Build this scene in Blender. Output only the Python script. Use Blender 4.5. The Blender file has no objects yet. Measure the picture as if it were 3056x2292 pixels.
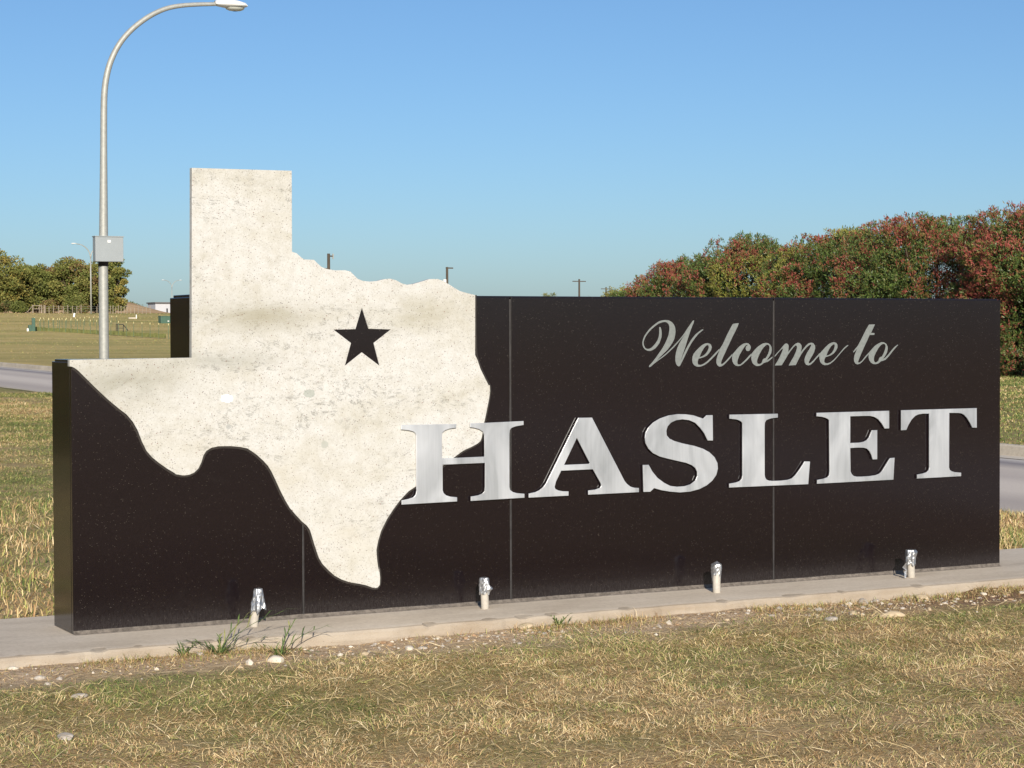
import bpy, bmesh, math, random
import numpy as np
from mathutils import Vector
rng = np.random.default_rng(11); random.seed(5)
S = bpy.context.scene; COL = S.collection

# ---------------------------------------------------------------- camera, sky, sun, exposure
CAM = np.array([-2.6595, -9.770, 1.4958]); FPX = 5940.8
YAW, PITCH, ROLL = 0.4838, -0.0255, -0.0036
cf = np.array([math.sin(YAW)*math.cos(PITCH), math.cos(YAW)*math.cos(PITCH), math.sin(PITCH)])
cr0 = np.array([math.cos(YAW), -math.sin(YAW), 0.0]); cu0 = np.cross(cr0, cf)
cr = cr0*math.cos(ROLL)+cu0*math.sin(ROLL); cu = -cr0*math.sin(ROLL)+cu0*math.cos(ROLL)
cam = bpy.data.objects.new('camera', bpy.data.cameras.new('camera')); COL.objects.link(cam)
from mathutils import Matrix
cam.matrix_world = Matrix(((cr[0],cu[0],-cf[0],CAM[0]),(cr[1],cu[1],-cf[1],CAM[1]),(cr[2],cu[2],-cf[2],CAM[2]),(0,0,0,1)))
cam.data.sensor_width = 36; cam.data.lens = FPX/3056*36; cam.data.clip_start = .1; cam.data.clip_end = 6000
S.camera = cam
SUN_EL, SUN_AZ = math.radians(22.0), math.radians(200.0)     # azimuth clockwise from +Y
W = bpy.data.worlds.new('World'); S.world = W; W.use_nodes = True
wn = W.node_tree; bg = wn.nodes['Background']
sky = wn.nodes.new('ShaderNodeTexSky'); sky.sky_type = 'NISHITA'; sky.sun_disc = False
sky.sun_elevation = SUN_EL; sky.sun_rotation = SUN_AZ; sky.altitude = 200; sky.air_density = .90; sky.dust_density = .9; sky.ozone_density = 6.0
wb = wn.nodes.new('ShaderNodeMix'); wb.data_type = 'RGBA'; wb.blend_type = 'MULTIPLY'; wb.inputs[0].default_value = 1; wb.inputs[7].default_value = (.98, .985, .965, 1)   # the camera's white balance
wn.links.new(sky.outputs[0], wb.inputs[6]); wn.links.new(wb.outputs[2], bg.inputs[0]); bg.inputs[1].default_value = 0.083
sl = bpy.data.lights.new('sun', 'SUN'); sl.energy = 4.2; sl.angle = math.radians(.55); sl.color = (1, .905, .775)
sun = bpy.data.objects.new('sun', sl); COL.objects.link(sun)
sv = Vector((math.sin(SUN_AZ)*math.cos(SUN_EL), math.cos(SUN_AZ)*math.cos(SUN_EL), math.sin(SUN_EL)))
sun.rotation_euler = sv.to_track_quat('Z', 'Y').to_euler(); sun.location = sv*50
S.view_settings.view_transform = 'Standard'; S.view_settings.look = 'None'; S.view_settings.exposure = 0.45; S.view_settings.gamma = 1

# ---------------------------------------------------------------- helpers
def zbase(X, Y):
    return np.interp(Y, [-200, -3, .5, .8, 4, 70, 138, 190, 227, 260, 1600], [-.2, -.09, -.075, -.03, -.115, .42, 1.15, 2.7, 4.05, 4.5, 4.5])
def ray(px, py): return cf+cr*((px-1528)/FPX)-cu*((py-1146)/FPX)
def on_y(px, py, y): d = ray(px, py); return CAM+d*((y-CAM[1])/d[1])
def at_Z(px, py, Z): return CAM+ray(px, py)*Z
def ground_at(px, Z):
    d = ray(px, 994); p = CAM+d*Z; p[2] = zbase(p[0], p[1]); return p

def ntree(name):
    m = bpy.data.materials.new(name); m.use_nodes = True; t = m.node_tree
    return m, t, t.nodes['Principled BSDF']
class NB:
    def __init__(s, name):
        s.m, s.t, s.b = ntree(name); s.co = s.n('ShaderNodeTexCoord').outputs['Object']
    def n(s, kind, **kw):
        x = s.t.nodes.new(kind)
        for k, v in kw.items(): setattr(x, k, v)
        return x
    def set(s, sock, v):
        if isinstance(v, bpy.types.NodeSocket): s.t.links.new(v, sock)
        elif isinstance(v, (tuple, list)) and len(v) == 3 and sock.type == 'RGBA': sock.default_value = (*v, 1)
        else: sock.default_value = v
    def map(s, scale=(1,1,1), rot=(0,0,0), co=None):
        x = s.n('ShaderNodeMapping'); s.t.links.new(co or s.co, x.inputs[0]); x.inputs['Scale'].default_value = scale; x.inputs['Rotation'].default_value = rot
        return x.outputs[0]
    def noise(s, scale, detail=4, rough=.55, dist=0, co=None):
        x = s.n('ShaderNodeTexNoise'); s.t.links.new(co or s.co, x.inputs['Vector'])
        x.inputs['Scale'].default_value = scale; x.inputs['Detail'].default_value = detail; x.inputs['Roughness'].default_value = rough; x.inputs['Distortion'].default_value = dist
        return x.outputs['Fac']
    def vor(s, scale, co=None, out='Distance'):
        x = s.n('ShaderNodeTexVoronoi'); s.t.links.new(co or s.co, x.inputs['Vector']); x.inputs['Scale'].default_value = scale
        return x.outputs[out]
    def ramp(s, fac, pts):
        x = s.n('ShaderNodeValToRGB'); s.set(x.inputs[0], fac); e = x.color_ramp.elements
        while len(e) < len(pts): e.new(.5)
        for i, (p, c) in enumerate(pts):
            e[i].position = p; e[i].color = (*c, 1) if isinstance(c, (tuple, list)) else (c, c, c, 1)
        return x.outputs[0]
    def mix(s, fac, a, b, mode='MIX'):
        x = s.n('ShaderNodeMix', data_type='RGBA', blend_type=mode); s.set(x.inputs[0], fac); s.set(x.inputs[6], a); s.set(x.inputs[7], b)
        return x.outputs[2]
    def math(s, op, a, b=0.0, c=None):
        x = s.n('ShaderNodeMath', operation=op); s.set(x.inputs[0], a); s.set(x.inputs[1], b)
        if c is not None: s.set(x.inputs[2], c)
        return x.outputs[0]
    def sep(s, co=None):
        x = s.n('ShaderNodeSeparateXYZ'); s.t.links.new(co or s.co, x.inputs[0]); return x.outputs
    def bump(s, h, strength=.3, dist=.01):
        x = s.n('ShaderNodeBump'); s.set(x.inputs['Height'], h); x.inputs['Strength'].default_value = strength; x.inputs['Distance'].default_value = dist
        s.t.links.new(x.outputs[0], s.b.inputs['Normal'])
    def out(s, col, rough=.6, metal=0.0, spec=.5):
        s.set(s.b.inputs['Base Color'], col); s.set(s.b.inputs['Roughness'], rough); s.set(s.b.inputs['Metallic'], metal); s.set(s.b.inputs['Specular IOR Level'], spec)
        return s.m
def M(name, col, rough=.6, metal=0.0, var=.25, scale=8.0, spec=.4, bump=0.0):
    b = NB(name); f = b.noise(scale, 5, .6)
    lo = tuple(c*(1-var) for c in col); hi = tuple(min(1, c*(1+var)) for c in col)
    if bump: b.bump(b.noise(scale*6, 4), bump, .004)
    return b.out(b.ramp(f, [(.3, lo), (.7, hi)]), rough, metal, spec)

def worldloc(o):
    v = np.zeros(3)
    while o is not None: v += np.array(o.location); o = o.parent
    return v
def mesh(name, verts, faces, mats, parent=None, idx=None, smooth=False, loc=None):
    """link ONE mesh object; verts in world space; faces = array (n,k) or list of them / list of tuples"""
    V = np.asarray(verts, float).reshape(-1, 3)
    off = worldloc(parent) if parent is not None else np.zeros(3)
    if loc is not None: off = off+np.array(loc)
    V = V-off
    me = bpy.data.meshes.new(name)
    if isinstance(faces, np.ndarray): faces = [faces]
    if len(faces) and isinstance(faces[0], np.ndarray):
        tot = np.concatenate([np.full(len(f), f.shape[1], np.int32) for f in faces]); lv = np.concatenate([f.ravel() for f in faces]).astype(np.int32)
    else:
        tot = np.array([len(f) for f in faces], np.int32); lv = np.concatenate([np.array(f, np.int32) for f in faces])
    me.vertices.add(len(V)); me.vertices.foreach_set('co', V.astype(np.float32).ravel())
    me.loops.add(len(lv)); me.loops.foreach_set('vertex_index', lv)
    me.polygons.add(len(tot)); st = np.concatenate([[0], np.cumsum(tot)[:-1]]).astype(np.int32)
    me.polygons.foreach_set('loop_start', st); me.polygons.foreach_set('loop_total', tot)
    for m in (mats if isinstance(mats, (list, tuple)) else [mats]): me.materials.append(m)
    if idx is not None: me.polygons.foreach_set('material_index', np.asarray(idx, np.int32))
    me.polygons.foreach_set('use_smooth', np.full(len(tot), bool(smooth)))
    me.update(calc_edges=True); me.validate()
    o = bpy.data.objects.new(name, me); COL.objects.link(o)
    if loc is not None: o.location = loc
    if parent is not None: o.parent = parent
    return o
def tag(o, label=None, cat=None, group=None, kind=None):
    if label: o['label'] = label
    if cat: o['category'] = cat
    if group: o['group'] = group
    if kind: o['kind'] = kind
    return o
def thing(name, loc, label, cat, group=None):
    o = bpy.data.objects.new(name, None); COL.objects.link(o); o.location = tuple(float(v) for v in loc); o.empty_display_size = .2
    return tag(o, label, cat, group)
def dup(o, loc, label, group=None):
    def cp(a, parent):
        c = a.copy(); COL.objects.link(c); c.parent = parent
        for ch in list(a.children): cp(ch, c)
        return c
    r = cp(o, None); r.location = tuple(float(v) for v in loc); r['label'] = label
    if group: r['group'] = group
    return r
class B:
    """collects boxes, tubes and fans into one mesh"""
    def __init__(s): s.v = []; s.f = []
    def box(s, a, b, ch=0.0):
        (x0,y0,z0),(x1,y1,z1) = a, b
        bm = bmesh.new(); bmesh.ops.create_cube(bm, size=1)
        for v in bm.verts: v.co = ((x0+x1)/2+v.co.x*(x1-x0), (y0+y1)/2+v.co.y*(y1-y0), (z0+z1)/2+v.co.z*(z1-z0))
        if ch: bmesh.ops.bevel(bm, geom=bm.edges[:]+bm.verts[:], offset=ch, segments=2, affect='EDGES', profile=.6)
        n = len(s.v); bm.verts.index_update()
        s.v += [tuple(v.co) for v in bm.verts]; s.f += [tuple(n+v.index for v in f.verts) for f in bm.faces]; bm.free(); return s
    def tube(s, pts, radii, seg=10, cap=True):
        pts = [np.asarray(p, float) for p in pts]; n0 = len(s.v); N = len(pts)
        if np.isscalar(radii): radii = [radii]*N
        prev = None
        for i, p in enumerate(pts):
            t = pts[min(i+1, N-1)]-pts[max(i-1, 0)]; t /= np.linalg.norm(t)+1e-12
            if prev is None: a = np.array([1., 0, 0]) if abs(t[0]) < .9 else np.array([0, 1., 0])
            else: a = prev
            a = a-t*(a@t); a /= np.linalg.norm(a); b = np.cross(t, a); prev = a
            for k in range(seg):
                g = 2*math.pi*k/seg; s.v.append(tuple(p+(a*math.cos(g)+b*math.sin(g))*radii[i]))
        for i in range(N-1):
            for k in range(seg):
                k2 = (k+1) % seg; s.f.append((n0+i*seg+k, n0+i*seg+k2, n0+(i+1)*seg+k2, n0+(i+1)*seg+k))
        if cap:
            s.f.append(tuple(n0+k for k in reversed(range(seg)))); s.f.append(tuple(n0+(N-1)*seg+k for k in range(seg)))
        return s
    def build(s, name, mat, parent=None, smooth=False): return mesh(name, s.v, s.f, mat, parent, smooth=smooth)
def plate(name, contours, yf, thick, mat, parent=None, bevel=0.0, smooth=False):
    """solid plate from x-z outlines (holes allowed), front face at y=yf"""
    cu_ = bpy.data.curves.new('outline', 'CURVE'); cu_.dimensions = '2D'; cu_.fill_mode = 'BOTH'
    cu_.extrude = max(thick/2-bevel, 1e-5); cu_.bevel_depth = bevel; cu_.bevel_resolution = 1; cu_.offset = -bevel
    for c in contours:
        sp = cu_.splines.new('POLY'); sp.points.add(len(c)-1); sp.use_cyclic_u = True
        for p, q in zip(sp.points, c): p.co = (q[0], q[1], 0, 1)
    tmp = bpy.data.objects.new('outline', cu_); COL.objects.link(tmp)
    dg = bpy.context.evaluated_depsgraph_get(); me = bpy.data.meshes.new_from_object(tmp.evaluated_get(dg))
    v = np.zeros(len(me.vertices)*3); me.vertices.foreach_get('co', v); v = v.reshape(-1, 3)
    V = np.stack([v[:,0], yf+thick/2-v[:,2], v[:,1]], -1); F = [tuple(p.vertices) for p in me.polygons]
    bpy.data.objects.remove(tmp); bpy.data.meshes.remove(me); bpy.data.curves.remove(cu_)
    return mesh(name, V, F, mat, parent, smooth=smooth)
TAB = rng.random((256, 256))
def vnoise(x, y, s, k=0):
    x = np.asarray(x)*s+k*17.3; y = np.asarray(y)*s+k*9.1
    i = np.floor(x).astype(int); j = np.floor(y).astype(int); fx = x-i; fy = y-j; fx = fx*fx*(3-2*fx); fy = fy*fy*(3-2*fy)
    T = lambda a, b: TAB[a % 256, b % 256]
    return (T(i,j)*(1-fx)+T(i+1,j)*fx)*(1-fy)+(T(i,j+1)*(1-fx)+T(i+1,j+1)*fx)*fy
def fbm(x, y, s, k=0): return .5*vnoise(x,y,s,k)+.3*vnoise(x,y,s*2.1,k+1)+.2*vnoise(x,y,s*4.3,k+2)
OUT = {
 's_W': [[(3.434,1.527),(3.439,1.529),(3.444,1.525),(3.449,1.510),(3.451,1.491),(3.449,1.470),(3.442,1.452),(3.434,1.435),(3.421,1.419),(3.407,1.406),(3.389,1.396),(3.372,1.391),(3.355,1.392),(3.339,1.399),(3.327,1.411),(3.321,1.425),(3.320,1.440),(3.324,1.456),(3.332,1.475),(3.346,1.494),(3.365,1.515),(3.387,1.533),(3.412,1.550),(3.434,1.562),(3.454,1.567),(3.476,1.569),(3.498,1.567),(3.518,1.558),(3.533,1.544),(3.542,1.525),(3.545,1.504),(3.542,1.480),(3.535,1.457),(3.524,1.438),(3.508,1.418),(3.491,1.399),(3.471,1.382),(3.451,1.365),(3.431,1.349),(3.414,1.331),(3.429,1.343),(3.453,1.358),(3.478,1.375),(3.503,1.395),(3.528,1.416),(3.553,1.439),(3.578,1.462),(3.603,1.489),(3.628,1.522),(3.648,1.546),(3.663,1.564),(3.669,1.567),(3.673,1.565),(3.668,1.550),(3.655,1.524),(3.643,1.495),(3.630,1.463),(3.618,1.430),(3.605,1.396),(3.592,1.364),(3.582,1.337),(3.579,1.327),(3.586,1.343),(3.600,1.373),(3.618,1.404),(3.638,1.434),(3.660,1.463),(3.683,1.486),(3.708,1.503),(3.728,1.514),(3.736,1.514),(3.736,1.511),(3.723,1.503),(3.700,1.486),(3.678,1.463),(3.655,1.436),(3.635,1.406),(3.618,1.377),(3.600,1.345),(3.585,1.320),(3.575,1.303),(3.565,1.300),(3.555,1.306),(3.547,1.318),(3.543,1.337),(3.544,1.358),(3.549,1.384),(3.558,1.409),(3.570,1.432),(3.586,1.455),(3.600,1.474),(3.615,1.497),(3.596,1.472),(3.579,1.455),(3.556,1.432),(3.533,1.410),(3.505,1.388),(3.478,1.367),(3.451,1.350),(3.424,1.334),(3.399,1.318),(3.377,1.301),(3.366,1.298),(3.364,1.301),(3.367,1.308),(3.387,1.326),(3.412,1.353),(3.434,1.380),(3.456,1.407),(3.473,1.433),(3.488,1.460),(3.498,1.485),(3.503,1.510),(3.503,1.529),(3.498,1.544),(3.488,1.554),(3.474,1.558),(3.454,1.556),(3.429,1.548),(3.405,1.533),(3.380,1.515),(3.358,1.494),(3.341,1.473),(3.332,1.454),(3.328,1.440),(3.331,1.423),(3.338,1.410),(3.350,1.403),(3.365,1.403),(3.380,1.409),(3.394,1.420),(3.409,1.435),(3.422,1.452),(3.430,1.470),(3.434,1.491),(3.434,1.512)]],
 's_e': [[(3.704,1.344),(3.717,1.346),(3.739,1.352),(3.760,1.361),(3.777,1.377),(3.790,1.393),(3.795,1.410),(3.790,1.424),(3.780,1.431),(3.764,1.434),(3.746,1.431),(3.726,1.422),(3.706,1.407),(3.686,1.390),(3.670,1.374),(3.661,1.355),(3.659,1.336),(3.662,1.319),(3.672,1.306),(3.688,1.298),(3.706,1.296),(3.724,1.299),(3.746,1.307),(3.768,1.320),(3.791,1.338),(3.816,1.359),(3.838,1.380),(3.851,1.392),(3.846,1.399),(3.832,1.387),(3.809,1.367),(3.784,1.345),(3.760,1.326),(3.735,1.312),(3.715,1.307),(3.701,1.309),(3.697,1.317),(3.698,1.328),(3.701,1.339)], [(3.709,1.353),(3.717,1.369),(3.728,1.388),(3.742,1.407),(3.755,1.419),(3.766,1.423),(3.773,1.418),(3.774,1.407),(3.768,1.392),(3.757,1.377),(3.741,1.364),(3.724,1.356)]],
 's_l': [[(3.946,1.547),(3.985,1.551),(3.977,1.531),(3.961,1.504),(3.938,1.466),(3.916,1.427),(3.895,1.389),(3.877,1.357),(3.863,1.330),(3.859,1.315),(3.863,1.310),(3.872,1.312),(3.893,1.328),(3.916,1.349),(3.938,1.369),(3.938,1.360),(3.922,1.343),(3.900,1.323),(3.877,1.304),(3.863,1.297),(3.847,1.296),(3.834,1.304),(3.827,1.317),(3.827,1.335),(3.833,1.355),(3.842,1.376),(3.851,1.393),(3.850,1.398),(3.861,1.412),(3.873,1.429),(3.886,1.453),(3.902,1.482),(3.923,1.516),(3.939,1.541)]],
 's_c': [[(3.941,1.368),(3.959,1.385),(3.980,1.406),(3.999,1.420),(4.019,1.430),(4.038,1.433),(4.054,1.430),(4.065,1.420),(4.070,1.409),(4.067,1.396),(4.059,1.387),(4.048,1.385),(4.038,1.389),(4.033,1.399),(4.035,1.411),(4.042,1.417),(4.052,1.421),(4.042,1.422),(4.032,1.418),(4.021,1.406),(4.009,1.390),(3.997,1.374),(3.986,1.355),(3.977,1.335),(3.974,1.319),(3.977,1.309),(3.986,1.306),(3.999,1.309),(4.019,1.324),(4.040,1.341),(4.059,1.359),(4.075,1.371),(4.075,1.360),(4.058,1.344),(4.038,1.327),(4.017,1.311),(3.997,1.300),(3.980,1.297),(3.963,1.300),(3.949,1.310),(3.940,1.325),(3.937,1.341),(3.938,1.355)]],
 's_o': [[(4.077,1.371),(4.096,1.391),(4.116,1.408),(4.136,1.420),(4.155,1.429),(4.175,1.433),(4.194,1.431),(4.210,1.421),(4.219,1.406),(4.220,1.390),(4.216,1.372),(4.206,1.356),(4.194,1.343),(4.185,1.332),(4.198,1.335),(4.214,1.345),(4.224,1.351),(4.227,1.348),(4.222,1.341),(4.206,1.330),(4.190,1.320),(4.175,1.317),(4.163,1.314),(4.147,1.303),(4.130,1.297),(4.112,1.296),(4.096,1.302),(4.083,1.313),(4.075,1.330),(4.073,1.346),(4.075,1.359)], [(4.118,1.311),(4.114,1.321),(4.116,1.334),(4.124,1.352),(4.133,1.369),(4.147,1.390),(4.163,1.408),(4.178,1.419),(4.192,1.423),(4.201,1.416),(4.204,1.403),(4.201,1.387),(4.194,1.369),(4.184,1.353),(4.175,1.342),(4.163,1.340),(4.155,1.334),(4.152,1.324),(4.149,1.317),(4.139,1.310),(4.128,1.308)]],
 's_m': [[(4.242,1.298),(4.261,1.323),(4.279,1.351),(4.292,1.375),(4.300,1.392),(4.298,1.399),(4.287,1.392),(4.266,1.373),(4.248,1.355),(4.241,1.350),(4.240,1.355),(4.258,1.373),(4.282,1.394),(4.303,1.416),(4.316,1.427),(4.327,1.429),(4.337,1.425),(4.343,1.413),(4.341,1.396),(4.339,1.378),(4.356,1.394),(4.372,1.411),(4.390,1.426),(4.409,1.433),(4.425,1.429),(4.436,1.417),(4.437,1.400),(4.432,1.377),(4.449,1.395),(4.468,1.414),(4.487,1.428),(4.508,1.433),(4.524,1.429),(4.536,1.414),(4.537,1.397),(4.529,1.375),(4.516,1.355),(4.500,1.334),(4.489,1.316),(4.492,1.308),(4.505,1.312),(4.527,1.329),(4.548,1.349),(4.571,1.370),(4.570,1.356),(4.548,1.338),(4.524,1.315),(4.505,1.301),(4.487,1.296),(4.470,1.300),(4.460,1.314),(4.458,1.332),(4.465,1.351),(4.478,1.373),(4.495,1.395),(4.508,1.415),(4.505,1.422),(4.495,1.419),(4.473,1.404),(4.452,1.384),(4.433,1.361),(4.417,1.337),(4.404,1.315),(4.394,1.299),(4.343,1.297),(4.361,1.324),(4.380,1.350),(4.396,1.380),(4.404,1.404),(4.401,1.415),(4.393,1.417),(4.377,1.405),(4.356,1.383),(4.337,1.361),(4.319,1.335),(4.303,1.314),(4.292,1.299)]],
 's_e2': [[(4.614,1.345),(4.629,1.348),(4.651,1.354),(4.673,1.365),(4.692,1.383),(4.703,1.402),(4.703,1.418),(4.694,1.430),(4.678,1.435),(4.659,1.432),(4.637,1.423),(4.613,1.405),(4.591,1.385),(4.572,1.368),(4.567,1.351),(4.569,1.333),(4.575,1.315),(4.589,1.302),(4.608,1.296),(4.629,1.297),(4.651,1.305),(4.675,1.320),(4.703,1.345),(4.730,1.371),(4.757,1.395),(4.785,1.414),(4.783,1.417),(4.776,1.416),(4.752,1.400),(4.724,1.373),(4.697,1.347),(4.673,1.327),(4.648,1.312),(4.627,1.307),(4.610,1.310),(4.604,1.317),(4.606,1.331)], [(4.620,1.353),(4.627,1.370),(4.640,1.392),(4.656,1.411),(4.673,1.422),(4.682,1.420),(4.682,1.407),(4.675,1.389),(4.662,1.372),(4.643,1.359)]],
 's_t': [[(4.943,1.541),(4.988,1.542),(4.974,1.518),(4.958,1.490),(4.985,1.489),(4.983,1.478),(4.947,1.477),(4.926,1.439),(4.906,1.405),(4.887,1.370),(4.870,1.338),(4.860,1.317),(4.861,1.310),(4.870,1.309),(4.889,1.320),(4.914,1.346),(4.942,1.370),(4.941,1.361),(4.919,1.340),(4.894,1.316),(4.875,1.303),(4.855,1.298),(4.840,1.303),(4.830,1.317),(4.828,1.333),(4.833,1.355),(4.843,1.376),(4.854,1.396),(4.840,1.382),(4.825,1.371),(4.822,1.375),(4.835,1.390),(4.857,1.411),(4.877,1.441),(4.899,1.476),(4.921,1.512)]],
 's_o2': [[(4.943,1.371),(4.965,1.391),(4.988,1.411),(5.013,1.424),(5.037,1.433),(5.057,1.432),(5.075,1.422),(5.085,1.406),(5.086,1.388),(5.080,1.368),(5.067,1.349),(5.050,1.331),(5.067,1.337),(5.090,1.356),(5.115,1.382),(5.140,1.404),(5.163,1.417),(5.167,1.415),(5.147,1.398),(5.122,1.374),(5.097,1.348),(5.070,1.325),(5.050,1.318),(5.035,1.316),(5.015,1.303),(4.995,1.298),(4.976,1.299),(4.958,1.307),(4.945,1.322),(4.939,1.340),(4.940,1.359)], [(4.983,1.314),(4.979,1.327),(4.983,1.347),(4.995,1.369),(5.013,1.395),(5.032,1.414),(5.050,1.423),(5.065,1.420),(5.070,1.408),(5.066,1.390),(5.057,1.369),(5.042,1.345),(5.027,1.341),(5.018,1.331),(5.016,1.321),(5.005,1.312),(4.993,1.308)]],
 'b_H': [[(1.791,1.004),(2.120,1.001),(2.120,0.981),(2.078,0.977),(2.052,0.969),(2.037,0.958),(2.033,0.942),(2.033,0.816),(2.292,0.818),(2.292,0.934),(2.285,0.955),(2.262,0.969),(2.236,0.977),(2.205,0.982),(2.205,1.002),(2.536,1.008),(2.536,0.986),(2.488,0.980),(2.461,0.972),(2.450,0.960),(2.447,0.940),(2.446,0.645),(2.450,0.628),(2.467,0.616),(2.494,0.608),(2.540,0.603),(2.540,0.581),(2.207,0.577),(2.207,0.601),(2.253,0.606),(2.279,0.615),(2.292,0.628),(2.294,0.651),(2.295,0.783),(2.036,0.782),(2.036,0.644),(2.041,0.628),(2.057,0.614),(2.083,0.606),(2.123,0.601),(2.123,0.578),(1.791,0.575),(1.791,0.598),(1.832,0.604),(1.861,0.612),(1.874,0.625),(1.879,0.644),(1.879,0.946),(1.876,0.956),(1.863,0.967),(1.834,0.975),(1.790,0.980)]],
 'b_A': [[(2.886,1.018),(2.975,1.017),(3.188,0.651),(3.204,0.633),(3.228,0.616),(3.252,0.609),(3.284,0.606),(3.284,0.582),(2.950,0.581),(2.950,0.605),(2.995,0.608),(3.027,0.617),(3.035,0.629),(3.031,0.643),(2.980,0.724),(2.774,0.723),(2.741,0.664),(2.732,0.634),(2.737,0.622),(2.756,0.613),(2.787,0.607),(2.821,0.605),(2.821,0.581),(2.568,0.580),(2.568,0.603),(2.609,0.609),(2.636,0.619),(2.659,0.635),(2.679,0.658)], [(2.876,0.905),(2.960,0.760),(2.954,0.756),(2.793,0.755)]],
 'b_S': [[(3.724,0.994),(3.748,1.013),(3.789,1.013),(3.791,0.864),(3.755,0.865),(3.732,0.906),(3.704,0.939),(3.669,0.970),(3.626,0.987),(3.580,0.993),(3.537,0.989),(3.502,0.976),(3.479,0.955),(3.470,0.929),(3.473,0.903),(3.491,0.884),(3.525,0.869),(3.583,0.853),(3.661,0.837),(3.720,0.819),(3.767,0.796),(3.802,0.766),(3.822,0.731),(3.825,0.698),(3.814,0.662),(3.786,0.629),(3.747,0.603),(3.696,0.583),(3.633,0.571),(3.563,0.569),(3.498,0.576),(3.436,0.587),(3.386,0.601),(3.360,0.581),(3.316,0.582),(3.311,0.737),(3.350,0.737),(3.375,0.697),(3.409,0.660),(3.455,0.629),(3.498,0.609),(3.544,0.603),(3.595,0.604),(3.637,0.614),(3.669,0.634),(3.682,0.660),(3.682,0.683),(3.669,0.707),(3.645,0.724),(3.603,0.740),(3.544,0.753),(3.483,0.767),(3.425,0.782),(3.379,0.803),(3.349,0.830),(3.330,0.861),(3.325,0.894),(3.330,0.923),(3.349,0.952),(3.383,0.980),(3.429,1.002),(3.487,1.018),(3.549,1.024),(3.603,1.022),(3.654,1.015),(3.696,1.002)]],
 'b_L': [[(3.908,1.013),(4.252,1.011),(4.252,0.988),(4.202,0.984),(4.170,0.975),(4.160,0.962),(4.157,0.942),(4.157,0.654),(4.160,0.635),(4.170,0.621),(4.190,0.614),(4.221,0.611),(4.280,0.611),(4.324,0.614),(4.356,0.622),(4.380,0.639),(4.412,0.674),(4.436,0.703),(4.448,0.720),(4.487,0.718),(4.474,0.582),(3.906,0.584),(3.906,0.607),(3.952,0.612),(3.979,0.619),(3.993,0.631),(3.999,0.650),(3.999,0.956),(3.995,0.966),(3.980,0.976),(3.953,0.984),(3.908,0.989)]],
 'b_E': [[(4.537,1.010),(5.084,1.011),(5.084,0.902),(5.050,0.902),(5.028,0.933),(5.000,0.960),(4.971,0.975),(4.939,0.982),(4.895,0.983),(4.787,0.983),(4.787,0.821),(4.856,0.821),(4.891,0.826),(4.915,0.836),(4.931,0.852),(4.943,0.874),(4.953,0.894),(4.992,0.894),(4.992,0.715),(4.959,0.715),(4.949,0.742),(4.935,0.765),(4.915,0.782),(4.887,0.789),(4.848,0.791),(4.787,0.790),(4.790,0.648),(4.798,0.632),(4.812,0.620),(4.836,0.614),(4.876,0.613),(4.936,0.614),(4.980,0.618),(5.010,0.626),(5.028,0.639),(5.056,0.674),(5.081,0.706),(5.093,0.719),(5.126,0.720),(5.117,0.585),(4.541,0.582),(4.541,0.605),(4.591,0.611),(4.619,0.619),(4.630,0.631),(4.633,0.653),(4.630,0.959),(4.622,0.970),(4.603,0.978),(4.576,0.985),(4.537,0.989)]],
 'b_T': [[(5.178,1.012),(5.777,1.013),(5.778,0.889),(5.743,0.890),(5.726,0.917),(5.700,0.951),(5.675,0.973),(5.653,0.982),(5.628,0.985),(5.556,0.987),(5.555,0.645),(5.561,0.630),(5.578,0.620),(5.604,0.614),(5.652,0.609),(5.652,0.587),(5.303,0.585),(5.303,0.610),(5.349,0.615),(5.378,0.622),(5.394,0.634),(5.399,0.650),(5.398,0.986),(5.344,0.987),(5.311,0.983),(5.286,0.974),(5.258,0.952),(5.233,0.919),(5.217,0.889),(5.178,0.888)]],
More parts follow.
